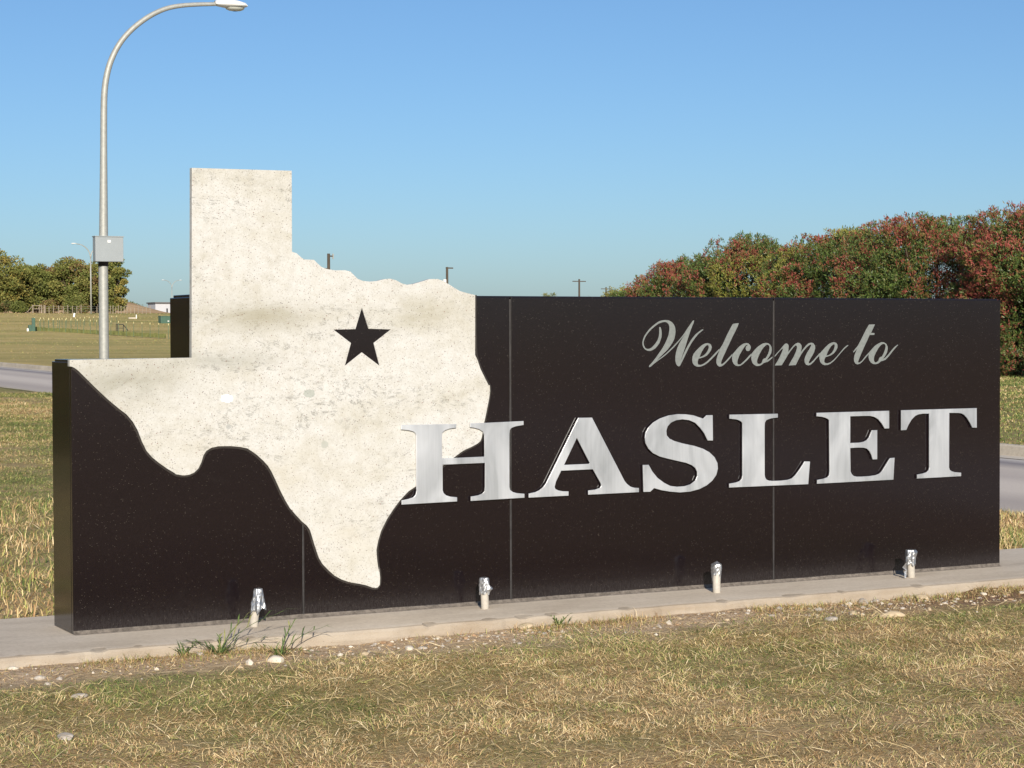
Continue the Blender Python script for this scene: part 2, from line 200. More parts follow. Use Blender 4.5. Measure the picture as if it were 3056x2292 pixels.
 'texas': [[(0.632,2.345),(1.176,2.349),(1.175,1.926),(1.200,1.919),(1.228,1.896),(1.244,1.887),(1.298,1.886),(1.318,1.867),(1.339,1.850),(1.367,1.839),(1.417,1.832),(1.475,1.833),(1.504,1.827),(1.525,1.808),(1.546,1.789),(1.575,1.778),(1.618,1.774),(1.660,1.778),(1.703,1.788),(1.737,1.791),(1.771,1.783),(1.805,1.766),(1.835,1.759),(1.874,1.764),(1.926,1.778),(1.970,1.791),(2.018,1.792),(2.048,1.783),(2.083,1.766),(2.118,1.745),(2.154,1.727),(2.198,1.716),(2.246,1.706),(2.244,1.377),(2.259,1.349),(2.276,1.301),(2.303,1.252),(2.325,1.212),(2.334,1.209),(2.335,1.176),(2.329,1.136),(2.317,1.083),(2.306,1.036),(2.298,1.003),(2.291,0.963),(2.283,0.923),(2.275,0.903),(2.257,0.890),(2.219,0.872),(2.182,0.859),(2.153,0.844),(2.108,0.815),(2.049,0.777),(1.990,0.740),(1.932,0.702),(1.881,0.668),(1.838,0.644),(1.787,0.597),(1.744,0.546),(1.708,0.496),(1.676,0.439),(1.658,0.387),(1.647,0.336),(1.651,0.283),(1.660,0.218),(1.661,0.246),(1.668,0.187),(1.666,0.148),(1.653,0.134),(1.639,0.132),(1.621,0.136),(1.586,0.150),(1.544,0.161),(1.488,0.173),(1.446,0.189),(1.405,0.212),(1.370,0.243),(1.336,0.278),(1.316,0.311),(1.302,0.350),(1.289,0.389),(1.275,0.435),(1.265,0.464),(1.248,0.487),(1.221,0.509),(1.187,0.545),(1.153,0.584),(1.127,0.627),(1.100,0.679),(1.073,0.737),(1.054,0.776),(1.034,0.808),(1.007,0.837),(0.974,0.867),(0.947,0.886),(0.921,0.903),(0.881,0.912),(0.829,0.918),(0.763,0.919),(0.724,0.912),(0.698,0.897),(0.683,0.876),(0.671,0.839),(0.655,0.809),(0.632,0.788),(0.606,0.778),(0.574,0.775),(0.535,0.783),(0.529,0.789),(0.491,0.812),(0.448,0.843),(0.410,0.874),(0.382,0.907),(0.359,0.954),(0.336,1.014),(0.312,1.056),(0.280,1.094),(0.243,1.122),(0.187,1.169),(0.123,1.229),(0.077,1.275),(0.036,1.316),(0.018,1.330),(0.004,1.337),(-0.008,1.339),(-0.008,1.372),(0.623,1.377)]],
 'star': [[(1.570,1.634),(1.608,1.522),(1.738,1.518),(1.637,1.446),(1.670,1.325),(1.568,1.397),(1.470,1.326),(1.506,1.447),(1.407,1.518),(1.532,1.520)]],
}
# ---------------------------------------------------------------- materials
def granite_black():
    b = NB('black_granite'); o = b.sep()
    fine = b.noise(420, 2, .6); col = b.ramp(fine, [(.32, (.003,.002,.0025)), (.6, (.0098,.0062,.0076)), (.75, (.034,.024,.025))])
    sp = b.vor(230, out='Color'); g = b.n('ShaderNodeSeparateColor'); b.t.links.new(sp, g.inputs[0]); d = b.vor(230)
    spark = b.math('MULTIPLY', b.math('GREATER_THAN', g.outputs[0], .975), b.math('LESS_THAN', d, .34))
    col = b.mix(spark, col, (.10,.085,.07))
    # dried mud splashed up from the footing
    st = b.noise(1, 5, .65, co=b.map((120, 120, 34)))
    hgt = b.math('SUBTRACT', 1.0, b.math('DIVIDE', o[2], .20)); hgt = b.math('MAXIMUM', hgt, 0.0); hgt = b.math('POWER', hgt, 1.6)
    dust = b.math('MULTIPLY', b.ramp(st, [(.36, .05), (.80, .8)]), hgt); dust = b.math('MULTIPLY', dust, .42)
    low = b.math('MULTIPLY', b.math('LESS_THAN', o[2], .02), b.ramp(b.noise(60, 3), [(.35, .15), (.65, .8)])); dust = b.math('MAXIMUM', dust, low)
    smear = b.math('MULTIPLY', b.ramp(b.noise(1, 5, .7, 1.2, co=b.map((1.6, 1.6, 3.5))), [(.62, 0), (.74, 1)]), .035)
    col = b.mix(b.math('MAXIMUM', dust, smear), col, (.095,.088,.085))
    r = b.math('ADD', b.math('MULTIPLY', dust, .45), .13)
    return b.out(col, r, 0, .5)
def granite_white():
    b = NB('white_granite'); o = b.sep()
    big = b.noise(1, 5, .6, .6, co=b.map((.9, .9, 2.4))); col = b.ramp(big, [(.30, (.36,.345,.285)), (.43, (.50,.485,.42)), (.56, (.575,.575,.555)), (.8, (.61,.61,.59))])
    col = b.mix(.55, col, b.ramp(b.noise(14, 6, .7), [(.3, (.47,.455,.40)), (.55, (.575,.575,.555)), (.75, (.64,.64,.62))]))
    grain = b.noise(150, 3, .7); col = b.mix(.5, col, b.ramp(grain, [(.3, (.70,.68,.63)), (.7, (1,1,1))]), 'MULTIPLY')
    # thin dark wandering veins gathered in bands
    w = b.noise(1, 7, .68, 1.5, co=b.map((2.3, 2.3, 6.5), (0, .12, 0))); ridge = b.math('ABSOLUTE', b.math('SUBTRACT', w, .5))
    vein = b.math('LESS_THAN', ridge, .012); band = b.ramp(b.noise(1, 3, .5, .5, co=b.map((.8, .8, 2.8))), [(.50, 0), (.60, 1)])
    brk = b.ramp(b.noise(26, 4, .6), [(.45, 0), (.55, 1)])
    vein = b.math('MULTIPLY', b.math('MULTIPLY', vein, band), b.math('MULTIPLY', brk, .5)); col = b.mix(vein, col, (.12,.12,.105))
    cloud = b.math('MULTIPLY', b.ramp(b.noise(5.5, 6, .75, .8), [(.56, 0), (.82, .35)]), band); col = b.mix(cloud, col, (.27,.27,.225))
    # broad soft mineral stains
    wisp = b.ramp(b.noise(1, 6, .62, .9, co=b.map((2.2, 2.2, 5.5))), [(.36, .15), (.66, 1)])
    for px, py, rx, rz, c, k in ((760, 945, .34, .085, (.30,.28,.205), .85), (1250, 935, .26, .085, (.31,.29,.21), .75), (360, 1150, .34, .10, (.27,.265,.215), .95), (640, 1075, .32, .05, (.26,.26,.22), .75), (930, 1420, .34, .12, (.46,.425,.34), .5), (1050, 1600, .20, .16, (.47,.44,.36), .5), (560, 1330, .22, .12, (.45,.425,.35), .5)):
        q = on_y(px, py, 0); dx = b.math('DIVIDE', b.math('SUBTRACT', o[0], q[0]-SX), rx); dz = b.math('DIVIDE', b.math('SUBTRACT', o[2], q[2]), rz)
        r2 = b.math('ADD', b.math('MULTIPLY', dx, dx), b.math('MULTIPLY', dz, dz)); fo = b.math('POWER', 2.718, b.math('MULTIPLY', r2, -1.0))
        col = b.mix(b.math('MULTIPLY', b.math('MULTIPLY', fo, wisp), k), col, c)
    # dark and garnet specks, fine hair marks
    for sc, th, keep, c in ((66, .19, .70, (.09,.07,.06)), (50, .16, .80, (.15,.05,.04)), (110, .25, .60, (.22,.19,.14)), (36, .10, .68, (.05,.04,.045))):
        co = b.map((1, 1, 1.15), (0, .3+sc*.01, 0)); d = b.vor(sc, co); cl = b.n('ShaderNodeSeparateColor'); b.t.links.new(b.vor(sc, co, 'Color'), cl.inputs[0])
        f = b.math('MULTIPLY', b.math('LESS_THAN', d, th), b.math('GREATER_THAN', cl.outputs[0], keep)); col = b.mix(b.math('MULTIPLY', f, .68), col, c)
    h = b.noise(1, 3, .8, 2.5, co=b.map((38, 38, 62))); hair = b.math('LESS_THAN', b.math('ABSOLUTE', b.math('SUBTRACT', h, .5)), .011)
    hair = b.math('MULTIPLY', hair, b.ramp(b.noise(19, 3), [(.5, 0), (.62, .45)])); col = b.mix(hair, col, (.19,.18,.15))
    # quartz eyes and greenish eyes
    def eye(cx, cz, rx, rz, c, k):
        nonlocal col
        dx = b.math('DIVIDE', b.math('SUBTRACT', o[0], cx), rx); dz = b.math('DIVIDE', b.math('SUBTRACT', o[2], cz), rz)
        r2 = b.math('ADD', b.math('MULTIPLY', dx, dx), b.math('MULTIPLY', dz, dz)); r2 = b.math('ADD', r2, b.math('MULTIPLY', b.math('SUBTRACT', b.noise(70, 4), .5), 1.6))
        col = b.mix(b.math('MULTIPLY', b.math('LESS_THAN', r2, 1.0), k), col, c)
    for px, py, rx, rz, c, k in ((676, 1189, .034, .021, (.90,.90,.88), .95), (922, 1174, .032, .022, (.30,.33,.29), .7), (968, 1327, .020, .020, (.33,.35,.31), .6), (681, 1273, .013, .013, (.29,.30,.29), .6)):
        q = on_y(px, py, 0); eye(q[0]-SX, q[2], rx, rz, c, k)
    return b.out(col, .42, 0, .35)
def aluminium():
    b = NB('brushed_aluminium')
    st = b.noise(1, 4, .7, .3, co=b.map((75, 75, 2.2), (0, .10, 0))); big = b.noise(1, 3, .5, .8, co=b.map((5.5, 5.5, 2.4), (0, .35, 0)))
    f = b.math('ADD', b.math('MULTIPLY', st, .22), b.math('MULTIPLY', big, .85))
    col = b.ramp(f, [(.36, (.44,.46,.475)), (.52, (.58,.60,.62)), (.70, (.71,.73,.75))])
    b.bump(st, .05, .002)
    return b.out(col, b.ramp(big, [(.3, .36), (.7, .46)]), .6, .5)
def concrete(name, c, speck=.5, scale=3.0):
    b = NB(name); n1 = b.noise(scale, 6, .6); n2 = b.noise(scale*16, 4, .7); n3 = b.noise(160, 2, .6)
    col = b.ramp(n1, [(.28, tuple(v*.72 for v in c)), (.5, c), (.74, tuple(min(1, v*1.16) for v in c))])
    col = b.mix(speck, col, b.ramp(n2, [(.3, (.72,.70,.68)), (.6, (1,1,1))]), 'MULTIPLY')
    pit = b.math('LESS_THAN', b.vor(55), .09); col = b.mix(b.math('MULTIPLY', pit, .5), col, tuple(v*.4 for v in c))
    b.bump(b.math('ADD', n2, n3), .35, .003)
    return b.out(col, .9, 0, .25)
def footing():
    b = NB('footing_concrete'); o = b.sep(); c = (.62,.54,.435)
    n1 = b.noise(1, 6, .6, co=b.map((1.6, 5, 3))); n2 = b.noise(45, 5, .7)
    col = b.ramp(n1, [(.28, (.52,.445,.35)), (.5, c), (.75, (.69,.61,.505))]); col = b.mix(.6, col, b.ramp(n2, [(.3, (.75,.73,.71)), (.6, (1,1,1))]), 'MULTIPLY')
    stain = b.ramp(b.noise(2.6, 5, .65, 1.0), [(.60, 0), (.78, .55)]); col = b.mix(stain, col, (.42,.35,.27))
    # worn, paler arris along the front edge; earth-stained riser
    geo = b.n('ShaderNodeNewGeometry'); nz = b.sep(geo.outputs['Normal'])[2]
    wear = b.math('MULTIPLY', b.math('LESS_THAN', o[1], b.math('ADD', -.592, b.math('MULTIPLY', b.noise(9, 4), .05))), b.math('GREATER_THAN', o[2], .063))
    col = b.mix(b.math('MULTIPLY', wear, .15), col, (.62,.575,.51))
    side = b.math('LESS_THAN', o[2], b.math('ADD', .0735, b.math('MULTIPLY', b.math('SUBTRACT', b.noise(7, 5), .5), .002)))
    col = b.mix(b.math('MULTIPLY', side, .9), col, b.mix(b.ramp(b.noise(1, 5, .65, co=b.map((2.2, 5, 9))), [(.35, 0), (.65, 1)]), (.40,.345,.275), (.30,.24,.175)))
    pit = b.math('LESS_THAN', b.vor(38), .08); col = b.mix(b.math('MULTIPLY', pit, .55), col, (.16,.13,.10))
    b.bump(b.math('ADD', n2, b.noise(170, 2)), .45, .004)
    return b.out(col, .92, 0, .2)
def earth():
    b = NB('lawn_soil'); o = b.sep()
    big = b.noise(.22, 5, .6); mid = b.noise(2.2, 6, .65); fine = b.noise(30, 5, .75)
    straw = b.ramp(fine, [(.3, (.22,.15,.08)), (.5, (.44,.31,.16)), (.72, (.64,.48,.27))])
    green = b.ramp(fine, [(.3, (.12,.125,.042)), (.55, (.24,.225,.082)), (.75, (.37,.325,.14))])
    g = b.math('ADD', b.math('MULTIPLY', big, .9), b.math('MULTIPLY', mid, .45))
    # greener on the far side of the sign and in the wet field
    fy = b.n('ShaderNodeMapRange'); b.set(fy.inputs[0], o[1]); fy.inputs[1].default_value = -4; fy.inputs[2].default_value = 12; fy.inputs[3].default_value = -.06; fy.inputs[4].default_value = .10
    col = b.mix(b.ramp(b.math('ADD', g, fy.outputs[0]), [(.60, 0), (.82, .9)]), straw, green)
    # mowing swaths in the far field
    sw = b.noise(1, 3, .6, .4, co=b.map((.012, .16, 1), (0, 0, -.30))); far = b.n('ShaderNodeMapRange'); b.set(far.inputs[0], o[1]); far.inputs[1].default_value = 30; far.inputs[2].default_value = 90
    fcol = b.ramp(sw, [(.30, (.36,.315,.11)), (.47, (.50,.405,.155)), (.60, (.59,.46,.20)), (.75, (.43,.365,.125))])
    fcol = b.mix(b.ramp(b.noise(.035, 4, .6), [(.48, 0), (.62, .75)]), fcol, (.30,.31,.10))
    fcol = b.mix(.6, fcol, b.ramp(b.noise(1, 5, .8, co=b.map((.5, 1.6, 1))), [(.3, (.62,.6,.55)), (.65, (1,1,1))]), 'MULTIPLY')
    col = b.mix(b.math('MULTIPLY', far.outputs[0], .92), col, fcol)
    bank = b.n('ShaderNodeMapRange'); b.set(bank.inputs[0], o[1]); bank.inputs[1].default_value = 229; bank.inputs[2].default_value = 236
    col = b.mix(b.math('MULTIPLY', bank.outputs[0], .9), col, b.ramp(fine, [(.3, (.20,.135,.07)), (.7, (.34,.235,.135))]))
    # bare trodden soil in front of the footing, reddish towards the right end
    wob = b.math('MULTIPLY', b.math('SUBTRACT', b.noise(1.7, 5, .65), .5), .75)
    e = b.math('ADD', o[1], wob); band = b.n('ShaderNodeMapRange'); b.set(band.inputs[0], e); band.inputs[1].default_value = -1.15; band.inputs[2].default_value = -.72
    near = b.math('MULTIPLY', b.math('LESS_THAN', o[1], .2), band.outputs[0]); inx = b.math('LESS_THAN', b.math('ABSOLUTE', b.math('SUBTRACT', o[0], 3.0)), 7.0); near = b.math('MULTIPLY', near, inx)
    rx = b.n('ShaderNodeMapRange'); b.set(rx.inputs[0], b.math('ADD', o[0], b.math('MULTIPLY', wob, 1.5))); rx.inputs[1].default_value = 3.2; rx.inputs[2].default_value = 5.6
    soil = b.mix(rx.outputs[0], b.ramp(fine, [(.3, (.34,.25,.165)), (.6, (.50,.385,.265)), (.8, (.58,.47,.35))]), b.ramp(fine, [(.3, (.10,.056,.034)), (.55, (.19,.11,.07)), (.8, (.30,.195,.13))]))
    col = b.mix(near, col, soil)
    b.bump(b.math('ADD', fine, b.noise(9, 4)), .8, .02)
    return b.out(col, .95, 0, .1)
def roadmat():
    b = NB('road_concrete'); o = b.sep()
    x = b.math('DIVIDE', b.math('SUBTRACT', b.math('ADD', o[0], b.math('MULTIPLY', b.noise(.6, 3), .25)), 9.4), 6.4)
    col = b.ramp(x, [(0, (.58,.51,.43)), (.14, (.52,.455,.39)), (.27, (.47,.41,.36)), (.40, (.64,.565,.485)), (.50, (.65,.575,.495)), (.60, (.52,.455,.40)), (.74, (.58,.51,.44)), (.86, (.27,.24,.24)), (.92, (.52,.48,.44)), (1, (.60,.55,.48))])
    col = b.mix(.5, col, b.ramp(b.noise(35, 4, .7), [(.3, (.78,.77,.76)), (.65, (1,1,1))]), 'MULTIPLY')
    return b.out(col, .85, 0, .25)
def bark(name, c): return M(name, c, .9, 0, .45, 5, .1, .5)
def leafm(name, c, rough=.5, spec=.35, var=.22): return M(name, c, rough, 0, var, 1.6, spec)

SX = 2.993; L = 5.9868; H = 1.70; H1 = 1.3759; XB = .6301; D = .3658; X0, X1, X2 = 1.2284, 2.4638, 4.2344
BLK = granite_black(); WHT = granite_white(); ALU = aluminium(); FOOT = footing(); SOIL = earth()
SCRIPT = M('sandblasted_fill', (.185,.203,.197), .8, 0, .14, 60, .2); CAULK = M('grey_caulk', (.034,.032,.031), .7, 0, .35, 18, .3); CAULKM = M('mortar_joint', (.15,.13,.11), .9, 0, .45, 40, .2)
PVC = M('pale_pvc', (.47,.435,.375), .5, 0, .12, 30, .45); TAPE = NB('duct_tape')
TAPE.bump(TAPE.noise(45, 3, .6, 1.0), .45, .006); TAPE = TAPE.out(TAPE.ramp(TAPE.noise(40, 4, .6, .8), [(.3, (.30,.31,.325)), (.7, (.58,.59,.60))]), .36, .8, .5)
GALV = M('galvanised_steel', (.36,.365,.335), .55, .25, .12, 14, .5); GREYBOX = M('grey_enclosure', (.29,.32,.33), .55, 0, .05, 3, .4); WHITE = M('white_paint', (.78,.78,.76), .5, 0, .06, 6, .4)
DARKM = M('black_band', (.018,.016,.016), .6, 0, .2, 10, .4); LENS = M('lamp_lens', (.55,.57,.52), .15, 0, .1, 5, .6)

# ---------------------------------------------------------------- ground, road, kerbs
def lines(spec):
    out = []
    for a, b, st in spec: out += list(np.arange(a, b, st))
    return np.unique(np.round(np.array(out), 4))
RX0, RX1 = 9.40, 15.80
gx = lines([(-900, -100, 100), (-100, -20, 10), (-20, -6, 1), (-6, -1.8, .3), (-1.8, 7.2, .12), (7.2, 9.2, .3), (9.2, 9.5, .3), (9.5, 16, 1.5), (17, 80, 3), (80, 400, 20), (400, 3001, 200)]); gx = np.unique(np.concatenate([gx, [9.24, 9.27, 15.93, 15.96]])); gx = gx[(gx < 9.20) | (np.isin(gx, [9.24, 9.27, 15.93, 15.96])) | ((gx > 9.3) & (gx < 15.9)) | (gx > 16.1)]
gy = lines([(-900, -100, 100), (-100, -16, 7), (-16, -1.5, .3), (-1.5, -.45, .05), (-.4, 6, .3), (6, 30, 1), (30, 300, 4), (300, 3001, 150)])
GX, GY = np.meshgrid(gx, gy); 
def gz(x, y):
    x = np.asarray(x, float); y = np.asarray(y, float); z = zbase(x, y)
    away = np.clip(np.maximum(np.abs(x-3)-4.2, np.maximum(y-1.2, -y-.7)), 0, 1.0)
    z = z+away*(fbm(x, y, .9, 3)-.5)*.07+np.clip((np.abs(y)-12)/30, 0, 1)*(fbm(x, y, .05, 8)-.5)*.25*(np.abs(x-12.6) > 8)
    lip = np.exp(-((y+.50)/.20)**2)*(y < .0)*(np.abs(x-3) < 4.6)
    z = z+lip*(.012+.062*np.clip(fbm(x, y, 1.9, 12)-.36, 0, .5)+.02*(vnoise(x, y, 9, 4)-.5))
    return z
dip = (GX > 9.255) & (GX < 15.945)
GZ = gz(GX, GY)-np.where(dip, .35, 0)
nx, ny = len(gx), len(gy); ii = np.arange(nx*ny).reshape(ny, nx)
gf = np.stack([ii[:-1,:-1].ravel(), ii[:-1,1:].ravel(), ii[1:,1:].ravel(), ii[1:,:-1].ravel()], -1)
tag(mesh('ground', np.stack([GX.ravel(), GY.ravel(), GZ.ravel()], -1), gf, SOIL, smooth=True), kind='structure')
ry = lines([(-300, 300, 6), (300, 900, 60)])
def strip(name, xs, zs, mat, ys=ry):
    V = []; 
    for y in ys:
        for x, z in zip(xs, zs): V.append((x, y, float(zbase(x, y))+z))
    n = len(xs); F = [(i*n+k, i*n+k+1, (i+1)*n+k+1, (i+1)*n+k) for i in range(len(ys)-1) for k in range(n-1)]
    return mesh(name, V, F, mat)
tag(strip('road', [RX0-.05, 11.5, 13.6, RX1+.05], [-.125, -.10, -.10, -.125], roadmat()), kind='structure')
KERB = concrete('kerb_concrete', (.50,.445,.36), .5, 1.2)
for nm, xs, zs in (('kerb', [9.215, 9.235, 9.38, 9.40, 9.405], [-.25, .018, .018, .006, -.3]), ('kerb', [15.79, 15.82, 15.84, 15.97, 15.985], [-.3, .0, .02, .02, -.25])):
    tag(strip(nm, xs, zs, KERB), kind='structure')
LANE = M('worn_lane_paint', (.80,.79,.76), .8, 0, .3, 12, .2)
tag(strip('edge_gutter', [15.32, 15.78], [-.112, -.120], concrete('gutter_concrete', (.60,.54,.45), .5, 1.2)), kind='structure')
V = []; F = []
for y in np.arange(-40, 240, 12):
    n = len(V)
    for yy in (y, y+3.2):
        for x in (12.2, 12.32): V.append((x, yy, float(zbase(x, yy))-.100+.006))
    F.append((n, n+1, n+3, n+2))
tag(mesh('road_marking', V, F, LANE), kind='structure')

# ---------------------------------------------------------------- the sign
q = B().box((-.90, -.53, -.40), (6.92, .745, 0), .012)
V = np.array(q.v)
foot = thing('concrete_footing', (3.0, .1, -.075), 'long low concrete slab carrying the black sign and four capped pipes', 'concrete slab')
def footmesh():
    xs = np.arange(-.90, 6.93, .03); prof = [(-.53, -.40), (-.53, -.10), (-.532, -.05), (-.530, -.018), (-.522, -.006), (-.505, -.001), (-.44, 0), (-.2, 0), (0.1, 0), (.5, 0), (.735, 0), (.745, -.01), (.745, -.4)]
    n = len(prof); V = []
    for x in xs:
        for j, (y, z) in enumerate(prof):
            k = 1 if j in (2, 3, 4, 5) else 0
            dy = (vnoise(x, 0, 7, 2)-.5)*.02*k+(vnoise(x, 3, 28, 5)-.5)*.007*k+(vnoise(x, 1, .8, 9)-.5)*.03*(1 if j < 6 else 0)
            dz = -(max(0, vnoise(x, 5, 11, 7)-.72))*.06*k if j in (3, 4, 5) else 0
            V.append((x, y+dy, z+dz))
    F = [(i*n+k, (i+1)*n+k, (i+1)*n+k+1, i*n+k+1) for i in range(len(xs)-1) for k in range(n-1)]
    F.append(tuple(range(n))); F.append(tuple((len(xs)-1)*n+k for k in reversed(range(n))))
    return mesh('slab', V, F, FOOT, foot)
footmesh()
sign = thing('monument_sign', (SX, D/2, 0), 'long black granite monument sign with white map inlay and silver welcome lettering', 'sign')
B().box((.004, .029, .001), (XB+.02, D-.03, H1-.022)).box((XB+.004, .029, .001), (L-.006, D-.03, H-.02)).build('core', BLK, sign)
B().box((0, .031, .002), (.03, D, H1-.016), .004).build('end_panel', BLK, sign)
B().box((XB, .031, H1-.1), (XB+.03, D, H-.012), .004).build('end_panel', BLK, sign)
B().box((L-.03, .031, .002), (L-.001, D, H-.014), .004).build('end_panel', BLK, sign)
B().box((.032, D-.03, .002), (L-.032, D-.001, H1-.02), .003).box((XB+.032, D-.029, H1-.019), (L-.032, D-.001, H-.014), .003).build('back_panel', BLK, sign)
B().box((.012, .034, H1-.021), (XB+.02, D-.012, H1-.004), .003).build('cap_stone', BLK, sign)
B().box((XB+.016, .010, H-.012), (L-.016, D-.01, H+.002), .003).build('cap_stone', BLK, sign)
g = .0045
plate('front_panel', [[(0, .004), (X0-g, .004), (X0-g, H-.01), (XB+.01, H-.01), (XB+.01, H1-.01), (0, H1-.01)]], 0, .028, BLK, sign, .003)
for a, b in ((X0, X1), (X1, X2), (X2, L)): plate('front_panel', [[(a+g, .004), (b-(g if b < L else .001), .004), (b-(g if b < L else .001), H-.005), (a+g, H-.005)]], 0, .028, BLK, sign, .003)
for x in (X0, X1, X2):
    V = []; zs = np.arange(.004, H-.006, .03); F = []
    for i, z in enumerate(zs):
        w = .0058+(vnoise(z, x, 12, 1)-.5)*.0022; V += [(x-w, -.0002, z), (x-.001, -.0016, z), (x+.001, -.0016, z), (x+w, -.0002, z)]
    for i in range(len(zs)-1):
        for k in range(3): F.append((i*4+k, i*4+k+1, i*4+k+5, i*4+k+4))
    mesh('joint_seal', V, F, CAULK, sign, smooth=True)
# mortar bead at the foot
V = []; F = []; xs = np.arange(.0, L, .02)
for x in xs:
    k = .010+.012*vnoise(x, 0, 9, 4); V += [(x, .004, .016+k*.5), (x, -.004-k*.3, .006), (x, -.008-k, -.001)]
for i in range(len(xs)-1):
    for k in range(2): F.append((i*3+k+1, i*3+3+k+1, i*3+3+k, i*3+k))
mesh('mortar_bead', V, F, CAULKM, sign, smooth=True)
tex = plate('state_map', [OUT['texas'][0], OUT['star'][0]], -.006, .037, WHT, sign, .0018)
# the rounded arris of the black stone that follows the lower outline of the map
T = OUT['texas'][0]; i0 = next(i for i, p in enumerate(T) if abs(p[1]-1.69) < .03 and p[0] > 2.2); P = np.array(T[i0:-3])
P = np.concatenate([np.linspace(P[i], P[i+1], 4)[:-1] for i in range(len(P)-1)]); 
for _ in range(3): P[1:-1] = (P[:-2]+2*P[1:-1]+P[2:])/4
t = np.gradient(P, axis=0); t /= np.linalg.norm(t, axis=1)[:, None]; nrm = np.stack([-t[:,1], t[:,0]], -1)
V = []; F = []
for p, n_ in zip(P, nrm):
    for o_, y_ in ((.001, -.0004), (.0045, -.0036), (.008, -.0036), (.0115, -.0004)): w = p+n_*o_; V.append((w[0], y_, w[1]))
for i in range(len(P)-1):
    for k in range(3): F.append((i*4+k, i*4+4+k, i*4+5+k, i*4+1+k))
mesh('carved_edge', V, F, M('honed_granite_edge', (.036,.031,.027), .35, 0, .2, 30, .4), sign)
V = []; F = []
for w, keys in (('W', 'W e l c o m e2'.split()), ('t', 't o2'.split())):
    word = None
    for i, k in enumerate(keys):
        o_ = plate('script_letter', OUT['s_'+k], -.0012-.00025*i, .001, SCRIPT, sign)
for k in 'HASLET':
    plate('raised_letter', OUT['b_'+k], -.020, .009, ALU, sign, .0014)
    c = np.mean(OUT['b_'+k][0], axis=0)

# ---------------------------------------------------------------- capped conduit stubs
def pipe(x, y, h, r, label, style, seed):
    R_ = np.random.default_rng(seed)
    t = thing('conduit_stub', (x, y, 0), label, 'pipe', 'taped conduit stubs along the footing')
    lean = R_.normal(0, .008, 2)
    B().tube([(x, y, -.05), (x, y, .03), (x+lean[0]*.5, y+lean[1]*.5, h*.55), (x+lean[0], y+lean[1], h-.012)], [r*1.0, r, r, r], 24).build('pipe', PVC, t, True)
    cx, cy = x+lean[0], y+lean[1]; n = 40; V = []; rows = 9; z0 = h*(.52 if style != 2 else .42)
    for j in range(rows):
        f = j/(rows-1)
        for k in range(n):
            a = 2*math.pi*k/n; pl = .5+.5*math.cos(a*5+seed)
            fl = (1-f)**1.5
            if style == 0: rr = r*1.12+fl*(.010*pl+.010*max(0, math.cos(a-3.6))+.007*max(0, math.cos(a+.6)))
            elif style == 1: rr = r*1.12+.004*pl+.026*math.exp(-((f-.28)/.16)**2)*max(0, math.cos(a+.25))**3
            elif style == 2: rr = r*1.07+.006*f+.004*pl*(.4+f)
            else: rr = r*1.12+.007*pl+.012*math.exp(-((f-.8)/.25)**2)*max(0, math.cos(a+.3))
            rr += R_.normal(0, .0011)
            z = z0+(h-z0)*f; 
            if j == 0: z += -.012*pl+R_.normal(0, .004)-(.016*max(0, math.cos(a-3.5)) if style == 0 else 0)
            if f > .8: rr *= 1-(f-.8)*.55
            V.append((cx+rr*math.cos(a), cy+rr*math.sin(a), z))
    V.append((cx+R_.normal(0, .004), cy, h+(.018 if style == 2 else .004)))
    F = [(j*n+k, j*n+(k+1) % n, (j+1)*n+(k+1) % n, (j+1)*n+k) for j in range(rows-1) for k in range(n)]+[((rows-1)*n+k, (rows-1)*n+(k+1) % n, rows*n) for k in range(n)]
    mesh('tape_cap', V, F, TAPE, t, smooth=False)
    if style == 3:                                                     # loose tail of tape hanging to the slab
        pts = [(cx-.012, cy-.012, h-.02), (cx-.040, cy-.02, h-.035), (cx-.052, cy-.022, h-.07), (cx-.058, cy-.015, h-.10), (cx-.048, cy-.02, h*.30), (cx-.050, cy-.016, .045), (cx-.054, cy-.02, .004)]
        V = []; F = []; w = [.012, .014, .010, .013, .009, .014, .010]; tw = [0, .4, 1.0, -.5, .8, .2, .5]
        for p, ww, a in zip(pts, w, tw): d = np.array([math.cos(a), math.sin(a), .15]); V += [tuple(np.array(p)-d*ww), tuple(np.array(p)+np.array([0, -.006, .003])), tuple(np.array(p)+d*ww)]
        for i in range(len(pts)-1):
            for k in range(2): F.append((i*3+k, i*3+k+1, i*3+4+k, i*3+3+k))
        mesh('tape_tail', V, F, TAPE, t)
    return t
pipe(.891, -.165, .196, .0215, 'grey taped pipe stub under the white map, its tape skirt flaring at left', 0, 3)
pipe(2.221, -.156, .170, .0215, 'taped pipe stub beside the middle panel joint with a lobe of tape bulging right', 1, 4)
pipe(3.690, -.208, .162, .0225, 'slim taped pipe stub with a pointed tape top, below the letters S and L', 2, 6)
pipe(5.115, -.193, .170, .0225, 'rightmost taped pipe stub with a torn tail of tape hanging to the slab', 3, 8)

